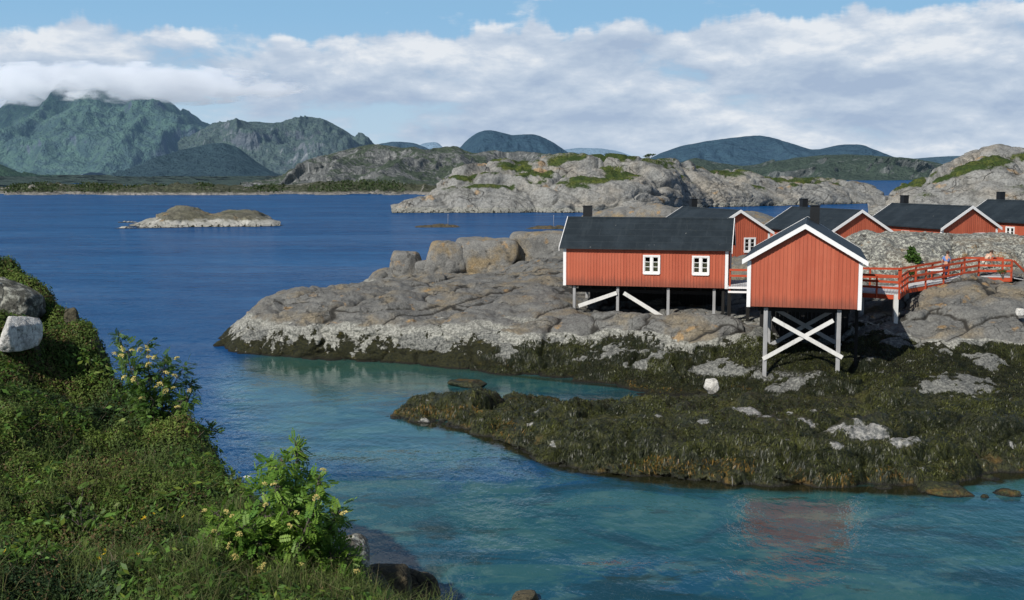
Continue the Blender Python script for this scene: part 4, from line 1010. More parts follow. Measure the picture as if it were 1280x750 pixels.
# the row behind
for (px, py, D, ph, lab, sw, gw) in (
    (926, 262, 92, 17, 'red cabin half hidden behind the nearest long cabin, one six pane window in its gable', (.45, 3.5), (1.0,)),
    (1078, 262, 92, 17, 'red cabin behind the front gable, its bare windowless gable peak showing over the rock', (.45, 3.5), ()),
    (1216, 257, 95, 18, 'red cabin above the walkway with windows low in both its gable and side', (.45, 3.6), (1.0,)),
    (1346, 252, 97, 18, 'red cabin cut off by the right edge of the picture', (-1.8, .9, 3.6), (1.0,))):
    ph = R(ph); gx = Vector((math.sin(ph), -math.cos(ph), 0)); p = at(px, py, D)
    zf = p[2] - HH - RISE - .2
    c = Vector((p[0], p[1], 0)) - gx * (HL / 2 + EXT)
    cb = cabin((c.x, c.y, zf), math.atan2(gx.y, gx.x), lab, sw, gw)
    b = MB(); b.box(-HL / 2 + .1, HL / 2 - .1, -HW / 2 + .1, HW / 2 - .1, -1.1, -.502); b.build('foundation', M['grey_wood'], cb)

# ------------------------------------------------------------------ walkway with red railings
def railing(root, pts, h=1.05, rails=(1.02, .68, .34), spacing=1.55, pw=.10, first=True):
    """posts and rails along a 3d polyline (points at deck height)"""
    for i in range(len(pts) - 1):
        a, b = Vector(pts[i]), Vector(pts[i + 1]); n = max(1, int(round((b - a).length / spacing)))
        for k in range(n + (1 if i == len(pts) - 2 else 0)):
            p = a.lerp(b, k / n); m = MB(); m.box(p.x - pw / 2, p.x + pw / 2, p.y - pw / 2, p.y + pw / 2, p.z - .30, p.z + h); m.build('railing_post', M['red_rail'], root, bevel=.008)
        d = (b - a).normalized(); sd = d.cross(Vector((0, 0, 1))).normalized()
        for r in rails:
            m = MB(); up = Vector((0, 0, r)); off = sd * (pw / 2 + .022)
            m.bar(a + up + off, b + up + off, .04, .13); m.build('rail', M['red_rail'], root)

def walkway(name, near, far, label):
    """planks between two polylines"""
    root = empty(name, tuple(near[0])); tag(root, label, 'walkway')
    return root
def rel(root, p): return tuple(Vector(p) - Vector(root.location))

# flat deck right of the front cabin
zD = FZ - .05
A = atz(1068, 66.2, zD); B = atz(1124, 64.6, zD); Bb = atz(1134, 68.2, zD); Cc = atz(1223, 70.6, zD + .50); Dd = atz(1264, 70.0, zD + .52)
wk = empty('walkway', tuple(A)); tag(wk, 'timber walkway with red railings climbing from the front cabin to the rock', 'walkway')
rl = lambda p: Vector(p) - Vector(A)
def planks(root, P0, P1, Q0, Q1, mat, w=.14, th=.05):
    P0, P1, Q0, Q1 = map(Vector, (P0, P1, Q0, Q1)); n = max(2, int((P1 - P0).length / w)); m = MB()
    for k in range(n):
        t0, t1 = (k + .04) / n, (k + .96) / n
        a, b, c, d = P0.lerp(P1, t0), P0.lerp(P1, t1), Q0.lerp(Q1, t1), Q0.lerp(Q1, t0); dn = Vector((0, 0, -th - .003 * (k % 3)))
        up = Vector((0, 0, .002 * (k * 7 % 4)))
        m.add([a + up, b + up, c + up, d + up, a + dn, b + dn, c + dn, d + dn], [(0, 1, 2, 3), (7, 6, 5, 4), (0, 4, 5, 1), (1, 5, 6, 2), (2, 6, 7, 3), (3, 7, 4, 0)])
    return m.build('deck', mat, root)
back = lambda p, d, dz=0: Vector(p) + Vector((d * .30, d * .95, dz))
planks(wk, rl(A), rl(B), rl(A) + Vector((.3, 4.2, 0)), rl(Bb) + Vector((.4, 1.0, 0)), M['deck'])
planks(wk, rl(Bb), rl(Cc), rl(Bb) + Vector((-.2, 1.7, .0)), rl(Cc) + Vector((-.2, 1.7, 0)), M['deck'])
planks(wk, rl(Cc), rl(Dd), rl(Cc) + Vector((-.2, 1.7, 0)), rl(Dd) + Vector((.2, 1.7, 0)), M['deck'])
railing(wk, [rl(A), rl(B), rl(Bb), rl(Cc), rl(Dd)])
railing(wk, [rl(A) + Vector((.3, 4.2, 0)), rl(Bb) + Vector((.2, 1.75, 0))], rails=(1.02, .5))
railing(wk, [rl(Bb) + Vector((.1, 1.8, 0)), rl(Cc) + Vector((-.2, 1.75, 0)), rl(Dd) + Vector((.2, 1.75, 0))], rails=(1.02,))
for a_, b_ in ((A, B), (B, Bb), (Bb, Cc), (Cc, Dd)):
    m = MB(); m.bar(rl(a_) + Vector((0, .06, -.19)), rl(b_) + Vector((0, .06, -.19)), .07, .26); m.build('edge_beam', M['red_rail'], wk)
m = MB(); m.bar(rl(Dd) + Vector((.1, 0, 1.0)), rl(Dd) + Vector((1.1, .3, .15)), .05, .12); m.build('stair_rail', M['red_rail'], wk)
m = MB(); m.bar(rl(Dd) + Vector((.1, .9, -.1)), rl(Dd) + Vector((1.5, 1.2, -.35)), 1.5, .06); m.build('ramp_board', M['deck'], wk)
for (p, dx_, dy_) in ((B, -.12, .15), (A, .5, .2), (A, .8, 3.8), (Bb, .3, .9), (Cc, -.3, .3)):
    q = Vector(p) + Vector((dx_, dy_, 0)); zb = shore_z(q.x, q.y) - .2; q = q - Vector(A)
    m = MB(); m.box(q.x - .12, q.x + .12, q.y - .12, q.y + .12, zb - A[2], -.06 if p is not Cc else .40); m.build('post', M['white_wood'] if p is B else M['grey_wood'], wk, bevel=.012)

# small landing between the first and the front cabin
A3 = at(910, 358, 69.4); B3 = at(943, 358.5, 68.9)
lw = empty('landing', tuple(A3)); tag(lw, 'white edged landing with short red railing bridging the two nearest cabins', 'landing')
r3 = lambda p: Vector(p) - Vector(A3)
planks(lw, r3(A3), r3(B3), r3(A3) + Vector((.9, 4.4, 0)), r3(B3) + Vector((.9, 4.4, 0)), M['deck'])
railing(lw, [r3(A3) + Vector((.12, .05, 0)), r3(B3)], spacing=1.4, rails=(1.02, .66))
for zz, hh in ((-.08, .10), (-.33, .12)):
    m = MB(); m.bar(r3(A3) + Vector((0, -.05, zz)), r3(B3) + Vector((0, -.05, zz)), .05, hh); m.build('edge_board', M['white'], lw)
for dx_ in (.15, 1.3):
    q = Vector(A3) + Vector((dx_, .3, 0)); zb = shore_z(q.x, q.y) - .2
    m = MB(); m.box(dx_ - .09, dx_ + .09, .2, .4, zb - A3[2], -.06); m.build('post', M['dark_wood'], lw)

# pale bench on the ramp, slats on iron legs
bp = Vector(Bb).lerp(Vector(Cc), .5) + Vector((0, .95, .03))
bn = empty('bench', tuple(bp), R(12)); tag(bn, 'low pale slatted bench on the ramp beside the person in blue', 'bench')
m = MB()
for k in range(3): m.box(-.55, .55, -.2 + k * .14, -.09 + k * .14, .42, .45)
m.build('seat', M['white'], bn, bevel=.005)
m = MB()
for k in range(2): m.box(-.55, .55, .24 + k * .04, .265 + k * .04, .55 + k * .15, .66 + k * .15)
m.build('backrest', M['white'], bn, bevel=.005)
for xx in (-.45, .45):
    m = MB(); m.bar((xx, -.18, 0), (xx, -.18, .418), .05, .05); m.bar((xx, .2, 0), (xx, .29, .80), .05, .05); m.bar((xx, -.18, .40), (xx, .22, .40), .04, .04); m.build('leg', M['black'], bn)

# poles on the skerries
for (px, py, D, hh, lab) in ((560, 280.5, 247, 2.1, 'thin channel pole on the dark skerry out in the sound'), (692, 281.5, 240, 2.0, 'thin channel pole on the flat skerry beside the chimney')):
    p = at(px, py, D); root = empty('channel_pole', tuple(p)); tag(root, lab, 'pole')
    m = MB(); m.tube([(0, 0, -.8), (0, 0, hh * .5), (.02, 0, hh)], [.05, .04, .035], 8); m.build('pole', M['grey_wood'], root, smooth=True)
    m = MB(); m.tube([(.02, 0, hh), (.02, 0, hh + .12)], [.09, .07], 8); m.build('topmark', M['grey_wood'], root)

# ------------------------------------------------------------------ people
def skin_mesh(name, verts, edges, rads, mat, parent, sub=2):
    me = bpy.data.meshes.new(name); me.from_pydata([tuple(v) for v in verts], edges, []); me.update()
    o = link(bpy.data.objects.new(name, me))
    sk = o.modifiers.new('skin', 'SKIN'); sk.use_smooth_shade = True; sk.branch_smoothing = .4
    for i, r in enumerate(rads):
        d = me.skin_vertices[0].data[i]; d.radius = (r, r) if not isinstance(r, tuple) else r; d.use_root = (i == 0)
    ss = o.modifiers.new('sub', 'SUBSURF'); ss.levels = ss.render_levels = sub
    dg = bpy.context.evaluated_depsgraph_get(); m2 = bpy.data.meshes.new_from_object(o.evaluated_get(dg))
    m2.name = name; m2.materials.clear(); m2.materials.append(mat)
    for p in m2.polygons: p.use_smooth = True
    bpy.data.objects.remove(o); bpy.data.meshes.remove(me)
    return link(bpy.data.objects.new(name, m2), parent)

def person(loc, rz, label, J, shirt, trouser, hair):
    """J: joints in metres, x = forward, y = left, z = up"""
    root = empty('person', loc, rz); tag(root, label, 'person', 'people on the walkway')
    V, E, Rr = [], [], []
    def add(p, r, par=None):
        V.append(Vector(p)); Rr.append(r)
        if par is not None: E.append((par, len(V) - 1))
        return len(V) - 1
    pel = add(J['pelvis'], (.14, .105)); ch = add(J['chest'], (.155, .11), pel)
    mid = None
    nk = add(J['neck'], .055, ch); hd0 = add(J['chin'], .068, nk); hd = add(J['head'], .095, hd0); add(J['crown'], .07, hd)
    for s in 'lr':
        sh = add(J[s + 'sh'], .062, ch); el = add(J[s + 'el'], .042, sh); wr = add(J[s + 'wr'], .028, el)
        d = (Vector(J[s + 'wr']) - Vector(J[s + 'el'])).normalized(); pm = add(Vector(J[s + 'wr']) + d * .07, .034, wr)
        side = d.cross(Vector((0, 1, 0))).normalized()
        for k, ln in zip((-1.5, -.5, .5, 1.5), (.06, .075, .08, .068)):
            f = add(Vector(J[s + 'wr']) + d * .11 + side * k * .018, .0095, pm); add(V[f] + d * ln * .8 + Vector((0, 0, -.012)), .008, f)
        t = add(Vector(J[s + 'wr']) + d * .045 + side * .045, .011, wr); add(V[t] + d * .035 + side * .015, .009, t)
        hp = add(J[s + 'hip'], .088, pel); kn = add(J[s + 'kn'], .058, hp); an = add(J[s + 'an'], .038, kn); add(J[s + 'toe'], .035, an)
    body = skin_mesh('body', V, E, Rr, M['skin'], root)
    c, n_, h, cr_ = Vector(J['chest']), Vector(J['neck']), Vector(J['head']), Vector(J['crown'])
    # face: nose, eyes, ears as one small mesh each side of the look direction
    fw = Vector(J.get('look', (1, 0, 0))).normalized(); sd = Vector((0, 0, 1)).cross(fw).normalized(); upv = fw.cross(sd)
    m = MB(); m.tube([h + fw * .085 + upv * .02, h + fw * .118 - upv * .02], [.010, .017], 6); m.build('nose', M['skin'], body, smooth=True)
    for s in (-1, 1):
        m = MB(); e = h + fw * .088 + sd * s * .033 + upv * .018; m.tube([e, e + fw * .008], [.013, .009], 6); m.build('eye', M['black'], body)
        m = MB(); e = h + sd * s * .092; m.tube([e - upv * .03, e, e + upv * .03], [.010, .020, .012], 6); m.build('ear', M['skin'], body, smooth=True)
    m = MB(); e = h + fw * .085 - upv * .045; m.tube([e - sd * .022, e + sd * .022], [.007, .007], 6); m.build('mouth', M['hair'], body)
    # shirt
    pv = Vector(J['pelvis'])
    Vs = [c, pv.lerp(c, .12), c.lerp(n_, .62)]; Es = [(0, 1), (0, 2)]; Rs = [(.215, .165), (.19, .155), .085]
    for s in 'lr':
        b = len(Vs); Vs += [Vector(J[s + 'sh']), Vector(J[s + 'sh']).lerp(Vector(J[s + 'el']), .85)]; Es += [(0, b), (b, b + 1)]; Rs += [.085, .062]
    skin_mesh('shirt', Vs, Es, Rs, shirt, root)
    Vs = [pv + Vector((0, 0, .03))]; Es = []; Rs = [(.155, .125)]
    for s in 'lr':
        b = len(Vs); Vs += [Vector(J[s + 'hip']), Vector(J[s + 'kn']), Vector(J[s + 'an']) + Vector((0, 0, .02))]; Es += [(0, b), (b, b + 1), (b + 1, b + 2)]; Rs += [.105, .078, .062]
    skin_mesh('trousers', Vs, Es, Rs, trouser, root)
    for s in 'lr':
        a_, t_ = Vector(J[s + 'an']), Vector(J[s + 'toe']); m = MB(); d = (t_ - a_); d.z = 0; d.normalize()
        m.tube([a_ - d * .07 + Vector((0, 0, -.05)), a_ + Vector((0, 0, -.03)), t_ + Vector((0, 0, -.005)), t_ + d * .06 + Vector((0, 0, -.01))], [.04, .055, .048, .025], 10); m.build('shoe', M['black'], root, smooth=True)
    # hair cap
    bm = bmesh.new(); bmesh.ops.create_icosphere(bm, subdivisions=3, radius=.112)
    for v in list(bm.verts):
        if v.co.dot(fw) > .045 and v.co.z < .05 or v.co.z < -.06: bm.verts.remove(v)
    me = bpy.data.meshes.new('hair'); bm.to_mesh(me); bm.free(); me.materials.append(hair)
    for p in me.polygons: p.use_smooth = True
    o = link(bpy.data.objects.new('hair', me), root); o.location = h + Vector((0, 0, .025)) - fw * .012
    return root

J1 = dict(pelvis=(0, 0, .94), chest=(.05, 0, 1.30), neck=(.09, 0, 1.49), chin=(.115, 0, 1.56), head=(.13, 0, 1.64), crown=(.125, 0, 1.74), look=(1, 0, -.25),
          lsh=(.06, .19, 1.42), lel=(-.08, .25, 1.17), lwr=(.0, .27, .92), rsh=(.06, -.19, 1.42), rel=(.12, -.25, 1.16), rwr=(.30, -.25, .98),
          lhip=(0, .09, .88), lkn=(.22, .10, .50), lan=(.10, .10, .09), ltoe=(.24, .11, .045), rhip=(0, -.09, .88), rkn=(-.06, -.10, .48), ran=(-.32, -.10, .14), rtoe=(-.20, -.11, .05))
q = Vector(Bb).lerp(Vector(Cc), .615) + Vector((-.1, .75, .0))
person(tuple(q), R(28), 'person in blue shirt and dark trousers walking up the red railed ramp', J1, M['blue_cloth'], M['navy_cloth'], M['hair'])
J2 = dict(pelvis=(-.06, 0, .90), chest=(.14, 0, 1.20), neck=(.30, 0, 1.34), chin=(.36, 0, 1.38), head=(.42, 0, 1.44), crown=(.46, 0, 1.53), look=(.9, 0, -.5),
          lsh=(.20, .18, 1.30), lel=(.28, .24, 1.05), lwr=(.44, .20, .88), rsh=(.20, -.18, 1.30), rel=(.10, -.26, 1.06), rwr=(.22, -.24, .84),
          lhip=(-.06, .09, .85), lkn=(.16, .10, .50), lan=(.06, .10, .09), ltoe=(.20, .11, .045), rhip=(-.06, -.09, .85), rkn=(-.04, -.10, .47), ran=(-.26, -.10, .11), rtoe=(-.12, -.11, .045))
q = Vector(Cc).lerp(Vector(Dd), .38) + Vector((0, .8, .0))
person(tuple(q), R(18), 'person in pale pink top and cream trousers stooping at the walkway end', J2, M['beige_cloth'], M['cream_cloth'], M['hair'])

# ------------------------------------------------------------------ near hillside
fg_cols = [
 (-160, [Zn(5, 7.7), (9.2, 760), (12, 680), (15, 590), (18, 500), (21, 425), (24, 365), (27, 322), Zn(30, 9.6), Zn(36, 4), Zn(44, -1)]),
 (-40, [Zn(5, 7.7), (9.2, 760), (12, 680), (15, 590), (18, 510), (21, 438), (24, 380), (26.5, 338), Zn(29, 9.2), Zn(35, 4), Zn(44, -1)]),
 (20, [Zn(5, 7.7), (9.2, 760), (12, 682), (15, 600), (18, 522), (20.5, 455), (23, 404), (25.5, 352), Zn(28, 8.6), Zn(34, 3.4), Zn(43, -1)]),
 (75, [Zn(5, 7.7), (9.2, 760), (12, 686), (15, 610), (17.5, 545), (20, 482), (22, 432), (24, 380), Zn(26, 7.9), Zn(32, 3.0), Zn(41, -1)]),
 (105, [Zn(5, 7.7), (9.2, 760), (12, 688), (15, 615), (17.5, 556), (19.5, 503), (21.5, 452), (23.0, 410), Zn(25, 7.2), Zn(31, 2.6), Zn(40, -1)]),
 (150, [Zn(5, 7.7), (9.2, 760), (12, 690), (14.5, 630), (16.5, 582), (18.5, 537), (20, 500), (21.3, 462), Zn(23, 6.6), Zn(29, 2.2), Zn(39, -1)]),
 (195, [Zn(5, 7.7), (9.2, 760), (11.5, 702), (13.5, 655), (15.5, 612), (17.2, 578), (18.4, 552), (19.6, 528), Zn(21.5, 6.2), Zn(27, 2), Zn(38, -1)]),
 (235, [Zn(5, 7.7), (9.2, 760), (11.2, 710), (13, 667), (14.5, 638), (16, 606), (17.2, 580), (18.2, 558), Zn(20.5, 6.0), Zn(26, 1.8), Zn(37, -1)]),
 (275, [Zn(5, 7.7), (9.2, 760), (11, 716), (12.4, 684), (13.6, 660), (14.8, 637), (15.8, 618), (16.7, 600), Zn(19, 5.8), Zn(25, 1.8), Zn(36, -1)]),
 (320, [Zn(5, 7.7), (9.2, 762), (10.6, 728), (11.7, 704), (12.7, 684), (13.6, 668), (14.4, 655), (15.2, 645), Zn(18, 5.4), Zn(24, 2.0), Zn(35, -1)]),
 (380, [Zn(5, 7.7), (9.0, 772), (10, 752), (11, 736), (11.8, 724), (12.6, 715), (13.2, 708), (14.0, 702), Zn(17.5, 4.9), Zn(24, 2.2), Zn(34.5, -1)]),
 (440, [Zn(5, 7.7), (8.6, 790), (9.5, 776), (10.3, 766), (11, 760), (11.6, 756), (12.3, 754), (13.0, 752), Zn(17, 4.6), (25, 716), Zn(34, -1)]),
 (490, [Zn(5, 7.7), (8.4, 806), (9.2, 798), (10, 792), (10.6, 790), (11.2, 788), (11.8, 786), (12.5, 785), Zn(17, 4.2), (26, 742), Zn(33, -1)]),
 (560, [Zn(6, 8.8), (8.2, 830), (9, 826), (9.6, 824), (10.2, 824), (10.8, 826), (11.4, 828), (12, 830), Zn(16, 3.6), Zn(24, .4), Zn(30, -1)]),
 (700, [Zn(5, 8.6), (7.8, 900), (8.4, 900), (9, 905), (9.6, 905), (10.2, 905), (10.8, 910), (11.4, 915), Zn(15, 2.6), Zn(20, -.4), Zn(27, -1)]),
]
P, U3 = sect(fg_cols, 520, 420, su=12, sr=4.0, zw=.6, dw=1.0)
nrm = normals(P); x, y, z = P[..., 0], P[..., 1], P[..., 2]
f1, f2, cid = voro(x / 1.3, y / 1.3, z / 1.3, 3)
f1c, f2c, cidc = voro(x / 2.3 + fbm(x * .6, y * .6, z, 3, 7) * .6, y / 2.3, z / 2.3, 13)
mound = .42 * fbm(x * .6, y * .6, z * .6, 3, 61) + .55 * (.62 - f1c) + .30 * (.6 - f1 * 1.1) + .10 * fbm(x * 2.8, y * 2.8, z * 2.8, 4, 62)
wx_ = fbm(x * 2, y * 2, z * 2, 3, 71) * .25
f1b, f2b, cidb = voro(x / .42 + wx_, y / .42 - wx_, z / .42, 8)
f1d, f2d, cidd = voro(x / .17 + wx_, y / .17, z / .17, 18)
clumpy = (1 - f1b * 1.25) * (.5 + cidb)
mound = mound + .20 * clumpy + .05 * (1 - f1d * 1.3) * (.4 + cidd)
# a few real hollows that hold shadow
def hol(px, py, D, r, d):
    c = at(px, py, D); return -d * np.exp(-(((x - c[0])**2 + (y - c[1])**2) / (r * r)))
mound = mound + hol(75, 470, 20.2, .9, .7) + hol(112, 435, 21.4, .8, .6) + hol(168, 520, 19.0, .6, .5) + hol(122, 645, 13.4, .4, .55) + hol(145, 505, 19.3, .5, .5) + hol(70, 505, 18.6, .7, .5)
mound *= np.clip((y - 5.0) / 5.5, 0, 1)
P = P + np.array([0, 0, 1.0]) * mound[..., None]
steep = sstep(.55, .30, normals(P)[..., 2]) * sstep(12, 16, y)
rk = np.maximum(steep, sstep(4.6, 3.4, P[..., 2]))
hill = grid_obj('hillside', P, M['ground'], {'rock': rk, 'crack': rk * 0}, zmin=-.9)
tag(hill, 'dark heathy hillside sloping to the cove in the foreground', 'hillside', kind='structure')
FG, FGN, FGR = P, normals(P), rk
FGf = FG.reshape(-1, 3)
def hill_z(xx, yy):
    d = (FGf[:, 0] - xx)**2 + (FGf[:, 1] - yy)**2; return float(FGf[np.argmin(d), 2])

def scatter(n, ylo, yhi, wfun):
    """random points on the hillside weighted by how large the ground shows"""
    a = FG; du = np.linalg.norm(np.diff(a, axis=0)[:, :-1], axis=2); dr = np.linalg.norm(np.diff(a, axis=1)[:-1], axis=2)
    ctr = a[:-1, :-1]; w = du * dr / (ctr[..., 1]**2) * wfun(ctr, FGR[:-1, :-1]); w = np.where((ctr[..., 1] > ylo) & (ctr[..., 1] < yhi), w, 0)
    pxc = 640 + F * ctr[..., 0] / ctr[..., 1]; w = np.where((pxc > -60) & (pxc < 560), w, 0)
    k = RNG.choice(w.size, n, p=(w / w.sum()).ravel()); i, j = np.unravel_index(k, w.shape)
    s, t = RNG.random(n)[:, None], RNG.random(n)[:, None]
    p = a[i, j] * (1 - s) * (1 - t) + a[i + 1, j] * s * (1 - t) + a[i, j + 1] * (1 - s) * t + a[i + 1, j + 1] * s * t
    return p, FGN[i, j]

# low heath: a carpet of small leaves
n = 460000
C, N = scatter(n, 6.3, 30, lambda c, r: (1 - r * .93))
x, y, z = C[:, 0], C[:, 1], C[:, 2]
clump = fbm(x * 1.1, y * 1.1, z * 1.1, 4, 91); kind = fbm(x * .55, y * .55, z * .55, 3, 95); rnd = RNG.random(n)
h = (.008 + .075 * RNG.random(n)**1.6) * (1 + .9 * clump)
C = C + N * h[:, None] * .7 + np.array([0, 0, 1.0]) * h[:, None] * .4
up = unit(N * 1.0 + RNG.normal(size=(n, 3)) * .42)
a = unit(np.cross(up, RNG.normal(size=(n, 3)))); b = np.cross(up, a)
sz = (.009 + .00065 * y) * RNG.uniform(.5, 1.6, n)
g1, g2, g3, br = np.array([.042, .080, .012]), np.array([.118, .168, .028]), np.array([.018, .042, .013]), np.array([.10, .066, .026])
t = np.clip(.42 + 1.3 * clump + .5 * (rnd - .5), 0, 1)[:, None]
col = g1 * (1 - t) + g2 * t
t = np.clip(.25 + 1.1 * kind + .4 * (RNG.random(n) - .5), 0, 1)[:, None]; col = col * (1 - t) + g3 * t * 1.1
bm_ = (RNG.random(n) < .06 + .30 * sstep(.12, .3, fbm(x * .9, y * .9, z * .9, 4, 131)))[:, None]; col = np.where(bm_, br, col)
col = col * RNG.uniform(.65, 1.35, n)[:, None]
me = leaf_cloud(C, a * sz[:, None], b * (sz * .48)[:, None], col, M['cover'], 'heath_cover')
o = link(bpy.data.objects.new('heath_cover', me)); tag(o, 'low mixed heath and moss carpet on the near hillside', 'ground cover', kind='stuff')

# grass blades near the bottom edge
n = 30000
C, N = scatter(n, 6.3, 18, lambda c, r: np.clip(1.25 - (c[..., 1] - 8) / 8, .10, 1) * np.clip(.15 + 2.6 * fbm(c[..., 0] * 1.1, c[..., 1] * 1.1, 0, 4, 15), .02, 1) * (1 - r))
d = unit(np.array([0, 0, 1.0]) + RNG.normal(size=(n, 3)) * .33); ln = (.08 + .36 * RNG.random(n)**1.5)[:, None]
sd = unit(np.cross(d, RNG.normal(size=(n, 3)))) * RNG.uniform(.0016, .0036, n)[:, None]
bend = RNG.normal(size=(n, 3)) * .10; bend[:, 2] = -np.abs(bend[:, 2])
m1 = C + d * ln * .55; m2 = C + d * ln + bend * ln / .25 * .6
V = np.stack([C - sd, C + sd, m1 + sd * .8, m1 - sd * .8, m2 + sd * .15, m2 - sd * .15], 1)
Q = np.stack([np.array([[0, 1, 2, 3], [3, 2, 4, 5]]) + 6 * 0] * 1).reshape(1, 2, 4) + (np.arange(n) * 6)[:, None, None]
col = np.array([.085, .118, .030])[None] * RNG.uniform(.6, 1.5, n)[:, None]; dry = RNG.random(n) < .16; col[dry] = np.array([.16, .14, .065]) * RNG.uniform(.6, 1.2, dry.sum())[:, None]
c6 = np.concatenate([np.repeat(col, 6, 0), np.ones((n * 6, 1))], 1)
o = link(bpy.data.objects.new('grass', raw_mesh('grass', V.reshape(-1, 3), Q.reshape(-1, 4), M['cover'], None, {'Col': c6}, smooth=False))); tag(o, 'thin mixed grass blades at the bottom of the near hillside', 'grass', kind='stuff')

# broad leaved herbs in clumps among the heath
n = 15000
C, N = scatter(n, 6.3, 26, lambda c, r: (1 - r) * sstep(.02, .30, fbm(c[..., 0] * 1.3, c[..., 1] * 1.3, c[..., 2] * 1.3, 4, 141)))
C = C + N * RNG.uniform(.02, .17, n)[:, None] + np.array([0, 0, 1.0]) * RNG.uniform(0, .06, n)[:, None]
up = unit(N + RNG.normal(size=(n, 3)) * .55 + np.array([0, 0, .3])); a = unit(np.cross(up, RNG.normal(size=(n, 3)))); b = np.cross(up, a); sz = (.016 + .055 * RNG.random(n)**2.2)[:, None] * (.6 + .03 * C[:, 1:2])
col = np.array([.075, .150, .024]) * RNG.uniform(.55, 1.6, n)[:, None]; yl = RNG.random(n) < .2; col[yl] *= np.array([1.7, 1.15, 1.0])
o = link(bpy.data.objects.new('herbs', leaf_cloud(C, a * sz, b * sz * .42, col, M['leaf'], 'herbs'))); tag(o, 'fresh green broad leaved herbs in patches on the near hillside', 'herbs', kind='stuff')
# dry twigs
n = 2600
C, N = scatter(n, 6.3, 24, lambda c, r: (1 - r)); tw = MB()
dd = unit(N * .8 + RNG.normal(size=(n, 3)) * .6); ln = RNG.uniform(.10, .30, n)[:, None]; sd = unit(np.cross(dd, RNG.normal(size=(n, 3)))) * .0035
V = np.stack([C - sd, C + sd, C + dd * ln + sd * .3, C + dd * ln - sd * .3], 1); Q = np.arange(n * 4).reshape(n, 4)
c4 = np.concatenate([np.repeat(np.array([.13, .105, .075]) * RNG.uniform(.5, 1.6, n)[:, None], 4, 0), np.ones((n * 4, 1))], 1)
o = link(bpy.data.objects.new('twigs', raw_mesh('twigs', V.reshape(-1, 3), Q, M['cover'], None, {'Col': c4}, smooth=False))); tag(o, 'thin dry twigs sticking out of the heath', 'twigs', kind='stuff')

